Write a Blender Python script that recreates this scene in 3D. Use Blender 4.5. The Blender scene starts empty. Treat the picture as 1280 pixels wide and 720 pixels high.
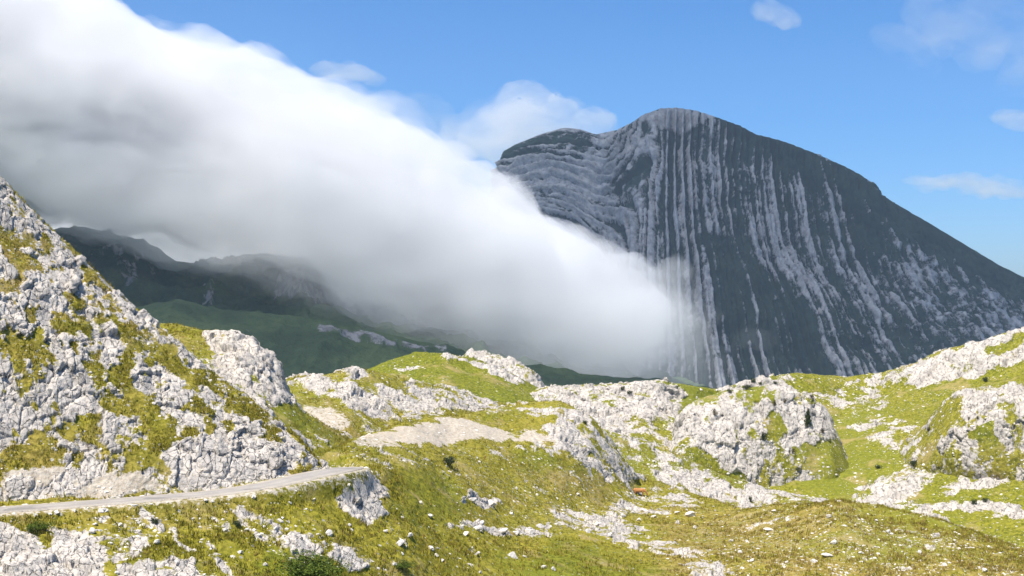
import bpy, math, random
import numpy as np
from mathutils import Vector

# ------------------------------------------------------------------ camera, sky, sun, exposure
scene = bpy.context.scene
F = 1777.8            # focal length in photograph pixels (50 mm on a 36 mm sensor, 1280 px)
CX, HY = 640.0, 390.0 # principal column and the row of eye level in the photograph
cam_d = bpy.data.cameras.new('camera'); cam = bpy.data.objects.new('camera', cam_d)
scene.collection.objects.link(cam)
cam.location = (0, 0, 0); cam.rotation_euler = (math.radians(90), 0, 0)
cam_d.lens = 50; cam_d.sensor_width = 36; cam_d.shift_y = 30 / 1280
cam_d.clip_start = 0.5; cam_d.clip_end = 60000
scene.camera = cam

SUN = Vector((-0.28, -0.36, 0.89)).normalized()      # direction towards the sun
el = math.asin(SUN.z); az = math.atan2(SUN.x, SUN.y)
world = bpy.data.worlds.new('World'); scene.world = world; world.use_nodes = True
wn = world.node_tree.nodes; wl = world.node_tree.links; wn.clear()
sky = wn.new('ShaderNodeTexSky'); sky.sky_type = 'NISHITA'; sky.sun_disc = False
sky.sun_elevation = el; sky.sun_rotation = az
sky.altitude = 1900; sky.air_density = 1.0; sky.dust_density = 5.0; sky.ozone_density = 9.0
bg = wn.new('ShaderNodeBackground'); bg.inputs[1].default_value = 0.12
wo = wn.new('ShaderNodeOutputWorld')
hs = wn.new('ShaderNodeHueSaturation'); hs.inputs['Saturation'].default_value = 1.18
wl.new(sky.outputs[0], hs.inputs['Color']); wl.new(hs.outputs[0], bg.inputs[0]); wl.new(bg.outputs[0], wo.inputs[0])
sd = bpy.data.lights.new('sun', 'SUN'); sd.energy = 5.0; sd.angle = math.radians(0.53)
sd.color = (1.0, 0.94, 0.84)
so = bpy.data.objects.new('sun', sd); scene.collection.objects.link(so)
so.rotation_euler = SUN.to_track_quat('Z', 'Y').to_euler(); so.location = (-200, -100, 300)
scene.view_settings.view_transform = 'Standard'; scene.view_settings.look = 'None'
scene.view_settings.exposure = 0.54; scene.view_settings.gamma = 1.0
scene.view_settings.use_curve_mapping = False
cy = scene.cycles
cy.max_bounces = 16; cy.diffuse_bounces = 3; cy.volume_bounces = 14; cy.transparent_max_bounces = 48
cy.glossy_bounces = 1; cy.use_denoising = True; cy.sample_clamp_indirect = 8
try:
    cy.denoiser = 'OPENIMAGEDENOISE'; cy.denoising_input_passes = 'RGB_ALBEDO_NORMAL'
    cy.denoising_prefilter = 'ACCURATE'
except Exception: pass

COL = scene.collection
random.seed(7); rng = np.random.default_rng(7)

def at(px, py, Y):
    return Vector(((px - CX) / F * Y, Y, (HY - py) / F * Y))

# ------------------------------------------------------------------ numpy noise
def _h(ix, iy, iz, seed):
    h = (ix.astype(np.uint32) * np.uint32(374761393) + iy.astype(np.uint32) * np.uint32(668265263)
         + iz.astype(np.uint32) * np.uint32(2147483647 - 58) + np.uint32((seed * 974634777) & 0xffffffff))
    h = (h ^ (h >> np.uint32(13))) * np.uint32(1274126177)
    h = (h ^ (h >> np.uint32(16))) * np.uint32(2246822519)
    return h ^ (h >> np.uint32(15))
def _f(h): return (h & np.uint32(0xffffff)).astype(np.float32) / np.float32(16777216.0)

def vnoise(P, seed=0):
    i = np.floor(P).astype(np.int64); f = (P - i).astype(np.float32)
    f = f * f * f * (f * (f * 6 - 15) + 10)
    x, y, z = i[:, 0], i[:, 1], i[:, 2]
    def c(a, b, d): return _f(_h(x + a, y + b, z + d, seed))
    fx, fy, fz = f[:, 0], f[:, 1], f[:, 2]
    a = c(0,0,0); a = a + (c(1,0,0) - a) * fx
    b = c(0,1,0); b = b + (c(1,1,0) - b) * fx
    d = c(0,0,1); d = d + (c(1,0,1) - d) * fx
    e = c(0,1,1); e = e + (c(1,1,1) - e) * fx
    a = a + (b - a) * fy; d = d + (e - d) * fy
    return a + (d - a) * fz

def fbm(P, scale, octv=4, seed=0, gain=0.5, ridged=False):
    s = np.zeros(len(P), np.float32); amp = 1.0; tot = 0; fr = 1.0 / scale
    for o in range(octv):
        n = vnoise(P * fr + 17.3 * o, seed + o)
        if ridged: n = 1 - np.abs(2 * n - 1)
        s += amp * n; tot += amp; amp *= gain; fr *= 2.03
    return s / tot

def voro(P, scale, seed=0, jitter=0.9):
    """F1, F2 distances (in cell units) and a random value per cell"""
    Q = P / scale; i = np.floor(Q).astype(np.int64); n = len(P)
    f1 = np.full(n, 9, np.float32); f2 = np.full(n, 9, np.float32); cid = np.zeros(n, np.float32); tilt = np.zeros(n, np.float32)
    for a in (-1, 0, 1):
        for b in (-1, 0, 1):
            for c in (-1, 0, 1):
                x, y, z = i[:, 0] + a, i[:, 1] + b, i[:, 2] + c
                h = _h(x, y, z, seed)
                px = x + 0.5 + jitter * ((h & np.uint32(1023)).astype(np.float32) / 1023 - .5)
                py = y + 0.5 + jitter * (((h >> np.uint32(10)) & np.uint32(1023)).astype(np.float32) / 1023 - .5)
                pz = z + 0.5 + jitter * (((h >> np.uint32(20)) & np.uint32(1023)).astype(np.float32) / 1023 - .5)
                ax, ay, az_ = Q[:, 0] - px, Q[:, 1] - py, Q[:, 2] - pz
                d = (.45 * np.sqrt(ax**2 + ay**2 + az_**2) + .55 * np.maximum(np.maximum(abs(ax), abs(ay)), abs(az_))).astype(np.float32)
                m = d < f1
                f2 = np.where(m, f1, np.minimum(f2, d))
                g = _h(x, y, z, seed + 5)
                cid = np.where(m, _f(g), cid); f1 = np.where(m, d, f1)
                g2 = _h(x, y, z, seed + 9)
                tl = (ax * ((g2 & np.uint32(1023)).astype(np.float32) / 511.5 - 1) + ay * (((g2 >> np.uint32(10)) & np.uint32(1023)).astype(np.float32) / 511.5 - 1)
                      + az_ * (((g2 >> np.uint32(20)) & np.uint32(1023)).astype(np.float32) / 511.5 - 1)).astype(np.float32)
                tilt = np.where(m, tl, tilt)
    return f1, f2, cid, tilt

def sstep(a, b, x):
    t = np.clip((x - a) / (b - a), 0, 1); return t * t * (3 - 2 * t)

def poly_sd(px, py, pts):
    """signed distance to a polygon, positive inside"""
    pts = np.array(pts, np.float32); n = len(pts)
    d = np.full(px.shape, 1e9, np.float32); ins = np.zeros(px.shape, bool)
    for k in range(n):
        x0, y0 = pts[k]; x1, y1 = pts[(k + 1) % n]
        ex, ey = x1 - x0, y1 - y0
        t = np.clip(((px - x0) * ex + (py - y0) * ey) / (ex * ex + ey * ey + 1e-6), 0, 1)
        d = np.minimum(d, (px - x0 - t * ex)**2 + (py - y0 - t * ey)**2)
        c = ((y0 > py) != (y1 > py))
        with np.errstate(divide='ignore', invalid='ignore'):
            xi = x0 + (py - y0) * ex / (ey if ey != 0 else 1e-6)
        ins ^= c & (px < xi)
    return np.where(ins, 1, -1) * np.sqrt(d)

def paint(px, py, base, regions):
    """regions: (value, feather, points); later ones win"""
    M = np.full(px.shape, base, np.float32)
    for val, fe, pts in regions:
        xs = [p[0] for p in pts]; ys = [p[1] for p in pts]
        sel = np.where((px > min(xs) - fe) & (px < max(xs) + fe) & (py > min(ys) - fe) & (py < max(ys) + fe))[0]
        if not len(sel): continue
        w = sstep(-fe, fe, poly_sd(px[sel], py[sel], pts))
        M[sel] = M[sel] * (1 - w) + val * w
    return M

# ------------------------------------------------------------------ materials
class NT:
    def __init__(self, name):
        self.m = bpy.data.materials.new(name); self.m.use_nodes = True
        self.t = self.m.node_tree; self.t.nodes.clear()
        self.out = self.n('ShaderNodeOutputMaterial')
    def n(self, typ, **kw):
        nd = self.t.nodes.new(typ)
        for k, v in kw.items(): setattr(nd, k, v)
        return nd
    def set(self, sock, v):
        if isinstance(v, bpy.types.NodeSocket): self.t.links.new(v, sock)
        else:
            if isinstance(v, tuple) and len(v) == 3 and sock.type == 'RGBA': v = (*v, 1)
            sock.default_value = v
    def attr(self, name):
        return self.n('ShaderNodeAttribute', attribute_name=name).outputs['Fac']
    def attrv(self, name):
        return self.n('ShaderNodeAttribute', attribute_name=name).outputs['Vector']
    def coord(self): return self.n('ShaderNodeTexCoord').outputs['Object']
    def scale(self, v, s):
        q = self.n('ShaderNodeVectorMath', operation='MULTIPLY'); self.set(q.inputs[0], v); q.inputs[1].default_value = s
        return q.outputs[0]
    def noise(self, v, s, d=4, r=0.55, dist=0.0):
        q = self.n('ShaderNodeTexNoise'); self.set(q.inputs['Vector'], v); q.inputs['Scale'].default_value = s
        q.inputs['Detail'].default_value = d; q.inputs['Roughness'].default_value = r; q.inputs['Distortion'].default_value = dist
        return q.outputs['Fac']
    def voro(self, v, s, feature='F1', out='Distance', rnd=1.0):
        q = self.n('ShaderNodeTexVoronoi', feature=feature); self.set(q.inputs['Vector'], v)
        q.inputs['Scale'].default_value = s; q.inputs['Randomness'].default_value = rnd
        return q.outputs[out]
    def math(self, op, a, b=0.0, c=0.0, clamp=False):
        q = self.n('ShaderNodeMath', operation=op, use_clamp=clamp)
        self.set(q.inputs[0], a); self.set(q.inputs[1], b); self.set(q.inputs[2], c)
        return q.outputs[0]
    def ss(self, x, a, b, lo=0.0, hi=1.0):
        q = self.n('ShaderNodeMapRange', interpolation_type='SMOOTHSTEP')
        self.set(q.inputs[0], x); q.inputs[1].default_value = a; q.inputs[2].default_value = b
        q.inputs[3].default_value = lo; q.inputs[4].default_value = hi
        return q.outputs[0]
    def mix(self, f, a, b, blend='MIX'):
        q = self.n('ShaderNodeMix', data_type='RGBA', blend_type=blend)
        self.set(q.inputs[0], f); self.set(q.inputs[6], a); self.set(q.inputs[7], b)
        return q.outputs[2]
    def mixf(self, f, a, b):
        q = self.n('ShaderNodeMix', data_type='FLOAT')
        self.set(q.inputs[0], f); self.set(q.inputs[2], a); self.set(q.inputs[3], b)
        return q.outputs[0]
    def bump(self, h, strength, dist, nrm=None):
        q = self.n('ShaderNodeBump'); self.set(q.inputs['Height'], h)
        q.inputs['Strength'].default_value = strength; q.inputs['Distance'].default_value = dist
        if nrm is not None: self.set(q.inputs['Normal'], nrm)
        return q.outputs[0]
    def bsdf(self, col, rough=0.9, nrm=None, spec=0.15):
        q = self.n('ShaderNodeBsdfPrincipled'); self.set(q.inputs['Base Color'], col)
        self.set(q.inputs['Roughness'], rough); q.inputs['Specular IOR Level'].default_value = spec
        if nrm is not None: self.set(q.inputs['Normal'], nrm)
        self.t.links.new(q.outputs[0], self.out.inputs[0]); return q

def rock_color(T, v, s=1.0):
    """pale weathered limestone; returns colour and relief height"""
    a = T.noise(v, 0.35 / s, 5, 0.6); b = T.noise(v, 2.2 / s, 5, 0.65); c = T.noise(v, 9.0 / s, 3, 0.6)
    col = T.mix(T.ss(a, .35, .65), (0.60, 0.545, 0.475), (0.46, 0.42, 0.37))
    col = T.mix(T.ss(b, .48, .68, 0, .8), col, (0.25, 0.228, 0.20))
    col = T.mix(T.ss(T.noise(T.scale(v, (1, 1, .3)), .55 / s, 5, .7), .52, .70, 0, .65), col, (0.22, 0.205, 0.19))
    col = T.mix(T.ss(T.noise(v, 0.9 / s, 4, .6, .6), .58, .72, 0, .55), col, (0.50, 0.42, 0.32))
    vs = T.scale(v, (1.0, 1.0, .55))
    e1 = T.voro(vs, 1.1 / s, 'DISTANCE_TO_EDGE'); 
    crack = T.math('MULTIPLY', T.ss(e1, 0.0, 0.05, 1, 0), T.ss(b, .35, .6))
    col = T.mix(T.math('MULTIPLY', crack, .8), col, (0.07, 0.065, 0.055))
    col = T.mix(T.ss(c, .60, .75, 0, .6), col, (0.16, 0.155, 0.145))
    h = T.math('ADD', T.math('MULTIPLY', b, .7), T.math('MULTIPLY', c, .35))
    h = T.math('SUBTRACT', h, T.math('MULTIPLY', crack, .5))
    return col, h

def ground_material(name, s=1.0):
    """meadow turf broken by limestone; which is where comes from the mesh's own attributes"""
    T = NT(name); v = T.coord()
    rock, dry, lush, bare, stony = (T.attr(k) for k in ('rock', 'dry', 'lush', 'bare', 'stony'))
    n1 = T.noise(v, 0.06 / s, 5, .6); n2 = T.noise(v, .5 / s, 5, .6); n3 = T.noise(v, 2.0 / s, 5, .65, .3); n4 = T.noise(v, 7.0 / s, 3, .6)
    g = T.mix(T.ss(n3, .38, .62), (0.115, 0.110, 0.010), (0.33, 0.285, 0.028))
    g = T.mix(T.ss(n2, .45, .68, 0, .85), g, (0.36, 0.305, 0.036))
    g = T.mix(T.ss(n1, .42, .62, 0, .45), g, (0.21, 0.205, 0.018))
    dr = T.mix(T.ss(n3, .35, .65), (0.19, 0.130, 0.034), (0.36, 0.265, 0.085))
    g = T.mix(T.math('MULTIPLY', dry, T.ss(n2, .25, .6), clamp=True), g, dr)
    lu = T.mix(T.ss(n3, .35, .65), (0.080, 0.100, 0.010), (0.205, 0.212, 0.020))
    g = T.mix(T.math('MULTIPLY', lush, T.ss(n2, .2, .5, .5, 1)), g, lu)
    n0 = T.noise(v, .022 / s, 4, .6); n5 = T.noise(v, .16 / s, 5, .6, .5)
    g = T.mix(T.ss(n0, .50, .62, 0, .6), g, T.mix(n3, (0.12, 0.145, 0.014), (0.24, 0.240, 0.028)))
    g = T.mix(T.ss(n5, .54, .68, 0, .75), g, T.mix(n3, (0.22, 0.165, 0.05), (0.44, 0.35, 0.15)))
    # heather and dead stalks
    g = T.mix(T.ss(T.noise(v, 1.1 / s, 4, .7, .8), .62, .74, 0, .7), g, (0.055, 0.042, 0.016))
    g = T.mix(T.ss(n4, .62, .78, 0, .5), g, (0.04, 0.05, 0.012))
    ba = T.mix(T.ss(n3, .35, .65), (0.40, 0.335, 0.25), (0.54, 0.48, 0.39))
    g = T.mix(T.ss(T.math('ADD', bare, T.math('MULTIPLY', T.math('SUBTRACT', n3, .5), 1.1)), .42, .6), g, ba)
    # small loose stones sunk in the turf
    for sc, thr in ((1.5, .30), (3.6, .34)):
        d = T.voro(v, sc / s, 'F1', 'Distance'); cr = T.voro(v, sc / s, 'F1', 'Color')
        sep = T.n('ShaderNodeSeparateColor'); T.set(sep.inputs[0], cr)
        pick = T.math('LESS_THAN', sep.outputs[0], T.math('MULTIPLY', T.math('POWER', stony, 1.6), .50))
        m = T.math('MULTIPLY', T.ss(d, thr * .75, thr, 1, 0), pick)
        g = T.mix(m, g, T.mix(sep.outputs[1], (0.30, 0.28, 0.22), (0.52, 0.49, 0.42)))
    rc, rh = rock_color(T, v, s)
    rn = T.math('ADD', rock, T.math('MULTIPLY', T.math('SUBTRACT', T.noise(v, 1.6 / s, 5, .7), .5), .55))
    rm = T.ss(rn, .46, .56)
    col = T.mix(rm, g, rc)
    gh = T.math('ADD', T.math('MULTIPLY', n3, .7), T.math('MULTIPLY', n4, .4))
    h = T.mixf(rm, gh, rh)
    T.bsdf(col, .92, T.bump(h, 1.0, .22 * s), .08)
    return T.m

def plain(name, col, rough=.85, var=.25, sc=3.0, spec=.15, bump=.02):
    T = NT(name); v = T.coord(); n = T.noise(v, sc, 4)
    dk = tuple(c * (1 - var) for c in col); lt = tuple(min(1, c * (1 + var)) for c in col)
    T.bsdf(T.mix(T.ss(n, .3, .7), dk, lt), rough, T.bump(n, .6, bump), spec)
    return T.m

MAT_NEAR = ground_material('turf_and_limestone', 1.0)
MAT_MID = ground_material('turf_and_limestone_wide', 1.6)
T = NT('limestone'); c_, h_ = rock_color(T, T.coord(), .8); T.bsdf(c_, .92, T.bump(h_, .9, .12), .08); MAT_ROCK = T.m

T = NT('bleached_limestone'); v = T.coord(); n_ = T.noise(v, 2.2, 4, .6)
c_ = T.mix(T.ss(n_, .35, .65), (0.70, 0.645, 0.57), (0.56, 0.515, 0.46)); c_ = T.mix(T.ss(T.noise(v, 6, 4, .7), .58, .75, 0, .6), c_, (0.28, 0.26, 0.23))
T.bsdf(c_, .92, T.bump(n_, .7, .08), .08); MAT_STONE = T.m
# ------------------------------------------------------------------ terrain sheets
def mesh_obj(name, V, faces, mat, attrs=None, parent=None, smooth=True):
    me = bpy.data.meshes.new(name)
    V = np.asarray(V, np.float32); faces = np.asarray(faces, np.int32)
    nf, k = faces.shape
    me.vertices.add(len(V)); me.vertices.foreach_set('co', V.ravel())
    me.loops.add(nf * k); me.loops.foreach_set('vertex_index', faces.ravel())
    me.polygons.add(nf); me.polygons.foreach_set('loop_start', np.arange(0, nf * k, k, dtype=np.int32))
    me.polygons.foreach_set('loop_total', np.full(nf, k, np.int32))
    me.polygons.foreach_set('use_smooth', np.full(nf, smooth, bool))
    me.update(calc_edges=True)
    for kk, a in (attrs or {}).items():
        if a.ndim == 1:
            me.attributes.new(kk, 'FLOAT', 'POINT').data.foreach_set('value', a.astype(np.float32))
        else:
            me.attributes.new(kk, 'FLOAT_VECTOR', 'POINT').data.foreach_set('vector', a.astype(np.float32).ravel())
    me.materials.append(mat)
    o = bpy.data.objects.new(name, me); COL.objects.link(o)
    if parent: o.parent = parent
    return o

def tag(o, label=None, cat=None, group=None, kind=None):
    if label: o['label'] = label
    if cat: o['category'] = cat
    if group: o['group'] = group
    if kind: o['kind'] = kind
    return o

def grid_faces(nr, nc):
    i = np.arange(nr * nc).reshape(nr, nc)
    return np.stack([i[:-1, :-1], i[:-1, 1:], i[1:, 1:], i[1:, :-1]], -1).reshape(-1, 4)

def columns(x0, x1, step, lo=-25, hi=1305):
    a = []; x = x0
    while x <= x1:
        a.append(x); x += step if lo <= x <= hi else step * 8
    return np.array(a, np.float32)

def line(pts, cols):
    p = np.array(sorted(pts), np.float32); out = []
    for k in range(1, p.shape[1]):
        y = np.interp(cols, p[:, 0], p[:, k])
        if len(cols) > 9:                      # round the corners of the traced polyline
            ker = np.hanning(9); ker /= ker.sum()
            y = np.convolve(np.pad(y, 4, mode='edge'), ker, 'valid')
        out.append(y)
    return out

def loft(cols, lines, step):
    """a surface through traced lines (px, py, distance), given from the front foot to the hidden back"""
    L = [line(l, cols) for l in lines]
    PY = np.array([l[0] for l in L]); YY = np.array([l[1] for l in L])
    rows_py, rows_Y = [], []
    K = len(L)
    # tangents for a smooth profile (finite difference, limited)
    def prof(A, k, t):
        p0 = A[max(k - 1, 0)]; p1 = A[k]; p2 = A[k + 1]; p3 = A[min(k + 2, K - 1)]
        m1 = np.clip((p2 - p0) * .5, -3 * abs(p2 - p1), 3 * abs(p2 - p1)) * .6
        m2 = np.clip((p3 - p1) * .5, -3 * abs(p2 - p1), 3 * abs(p2 - p1)) * .6
        t2, t3 = t * t, t * t * t
        return (2*t3 - 3*t2 + 1) * p1 + (t3 - 2*t2 + t) * m1 + (-2*t3 + 3*t2) * p2 + (t3 - t2) * m2
    for k in range(K - 1):
        d = np.abs(PY[k + 1] - PY[k]); n = int(max(3, np.percentile(d, 90) / step))
        if PY[k].min() > 800: n = 12
        for j in range(n): 
            t = j / n
            rows_py.append(prof(PY, k, t)); rows_Y.append(prof(YY, k, t))
    rows_py.append(PY[-1]); rows_Y.append(YY[-1])
    py = np.array(rows_py, np.float32); Y = np.array(rows_Y, np.float32)
    px = np.broadcast_to(cols, py.shape)
    P = np.stack([(px - CX) / F * Y, Y, (HY - py) / F * Y], -1).astype(np.float32)
    return P

def normals(P):
    du = np.gradient(P, axis=1); dv = np.gradient(P, axis=0)
    n = np.cross(du, dv); n /= np.linalg.norm(n, axis=-1, keepdims=True) + 1e-9
    return n

ROAD = np.array([at(*p) for p in ((-260, 656, 113), (-120, 647, 121), (0, 637, 128), (100, 629.5, 132), (200, 621.5, 136), (270, 615.5, 139.5),
                 (335, 605.5, 143), (385, 594.5, 147.5), (415, 588.5, 151), (430, 585.5, 155.5), (428, 584.5, 160.5), (405, 588, 166), (360, 592, 170), (300, 596, 173))])
def resample(P, n):
    # Catmull-Rom then even spacing
    out = []
    for k in range(len(P) - 1):
        p0, p1, p2, p3 = P[max(k-1,0)], P[k], P[k+1], P[min(k+2,len(P)-1)]
        for t in np.linspace(0, 1, 24, endpoint=False):
            out.append(.5*((2*p1)+(-p0+p2)*t+(2*p0-5*p1+4*p2-p3)*t*t+(-p0+3*p1-3*p2+p3)*t**3))
    out.append(P[-1]); out = np.array(out)
    d = np.r_[0, np.cumsum(np.linalg.norm(np.diff(out, axis=0), axis=1))]
    s = np.linspace(0, d[-1], n)
    return np.stack([np.interp(s, d, out[:, k]) for k in range(3)], 1)
ROADC = resample(ROAD, 160)
HALF = 2.0
def road_near(P):
    d = np.full(len(P), 1e9, np.float32); z = np.zeros(len(P), np.float32)
    for k in range(len(ROADC) - 1):
        a, b = ROADC[k], ROADC[k + 1]; e = b[:2] - a[:2]
        t = np.clip(((P[:, :2] - a[:2]) @ e) / (e @ e), 0, 1)
        q = np.hypot(P[:, 0] - a[0] - t * e[0], P[:, 1] - a[1] - t * e[1])
        m = q < d; d = np.where(m, q, d); z = np.where(m, a[2] + t * (b[2] - a[2]), z)
    return d, z

SHEETS = {}
def terrain(name, cols, lines, step, mat, s, rockb, rocks, dryb=.2, drys=(), lushb=.2, lushs=(), bareb=0, bares=(),
            stonyb=.3, stonys=(), road=False, relief=1.0, aniso=(1, 1, .6), seed=1, swell=1.0, patch=.45, sink=None, fine=.9):
    P = loft(cols, lines, step); nr, nc = P.shape[:2]
    Q = P.reshape(-1, 3)
    px = Q[:, 0] / Q[:, 1] * F + CX; py = HY - Q[:, 2] / Q[:, 1] * F
    an = np.array(aniso, np.float32)
    # wander the traced borders so that they are not straight
    w1 = (fbm(Q, 3.0 * s, 4, seed + 40) - .5) * 26; w2 = (fbm(Q, 3.0 * s, 4, seed + 50) - .5) * 18
    rk = paint(px + w1, py + w2, rockb, rocks)
    rk = np.where(rk > .5, .5 + (rk - .5) * .50, rk)
    patchn = fbm(Q * an, 5.0 * s, 5, seed + 3, .6)
    rk = rk + (patchn - .5) * 2 * patch + (fbm(Q * an, 1.5 * s, 4, seed + 5, .65) - .5) * fine
    dry = paint(px + w1, py + w2, dryb, drys) + (fbm(Q, 9 * s, 3, seed + 7) - .5) * .5
    lush = paint(px + w1, py + w2, lushb, lushs) + (fbm(Q, 7 * s, 3, seed + 9) - .5) * .5
    bare = paint(px + w1, py + w2, bareb, bares)
    stony = paint(px + w1, py + w2, stonyb, stonys) + (fbm(Q, 6 * s, 3, seed + 11) - .5) * .6
    rm = sstep(.40, .62, rk)
    N = normals(P).reshape(-1, 3)
    # turf: swells, hummocks and tussocks
    hg = (fbm(Q, 9 * s, 3, seed + 13) - .5) * 1.3 * s * swell + (fbm(Q, 1.6 * s, 3, seed + 17) - .5) * .42 * s + (fbm(Q, .5 * s, 2, seed + 19) - .5) * .16 * s
    # limestone: stepped blocks split by joints
    hr = np.zeros(len(Q), np.float32)
    sel = np.where(rm > .01)[0]
    if len(sel):
        R = Q[sel]; wob = np.stack([fbm(R, 2.2 * s, 3, seed + 60 + k) - .5 for k in range(3)], 1) * 1.5 * s
        rot = np.array([[.86, .42, -.28], [-.38, .90, .2], [.34, -.07, .94]], np.float32)
        RR = (R * an) @ rot.T
        f1, f2, c, tl = voro(RR + wob * .8, 3.4 * s, seed + 21); e = f2 - f1
        h = (c - .5) * .55 * s + tl * .85 * s - sstep(.07, 0, e) * .35 * s
        f1, f2, c, tl = voro(RR + wob * .5, 1.25 * s, seed + 23); e = f2 - f1
        h += (c - .5) * .26 * s + tl * .36 * s - sstep(.10, 0, e) * .20 * s
        f1, f2, c, tl = voro(RR, .45 * s, seed + 27)
        h += (c - .5) * .07 * s + tl * .12 * s
        h += (fbm(R, .9 * s, 3, seed + 25, .6) - .5) * .16 * s
        hr[sel] = h * relief * .68 + .14 * s
    hgt = hg * (1 - rm * .5) + hr * rm
    if road:
        d, z = road_near(Q); wr = sstep(HALF + 1.6, HALF + .4, d)
        hgt *= (1 - wr); rk = rk - wr * .6; bare = np.maximum(bare, sstep(HALF + 2.0, HALF + .4, d) * .55)
    D = Q + N * hgt[:, None]
    if sink:
        x0, x1 = cols[0], cols[-1]
        D[:, 2] -= (sstep(x0 + sink[0], x0, px) * sink[1] + sstep(x1 - sink[0], x1, px) * sink[1]).astype(np.float32)
    if road:
        D[:, 2] = D[:, 2] * (1 - wr) + (z - .10) * wr
    o = mesh_obj(name, D, grid_faces(nr, nc), mat, dict(rock=rk, dry=np.clip(dry, 0, 1), lush=np.clip(lush, 0, 1), bare=bare, stony=np.clip(stony, 0, 1)))
    o['kind'] = 'structure'
    Pd = D.reshape(nr, nc, 3)
    SHEETS[name] = dict(o=o, P=D, N=normals(Pd).reshape(-1, 3), px=px, py=py, rk=rk, stony=stony, lush=lush, shape=(nr, nc), bare=bare,
                        rd=road_near(D)[0] if road else None)
    return o

ST = 1.15
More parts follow.
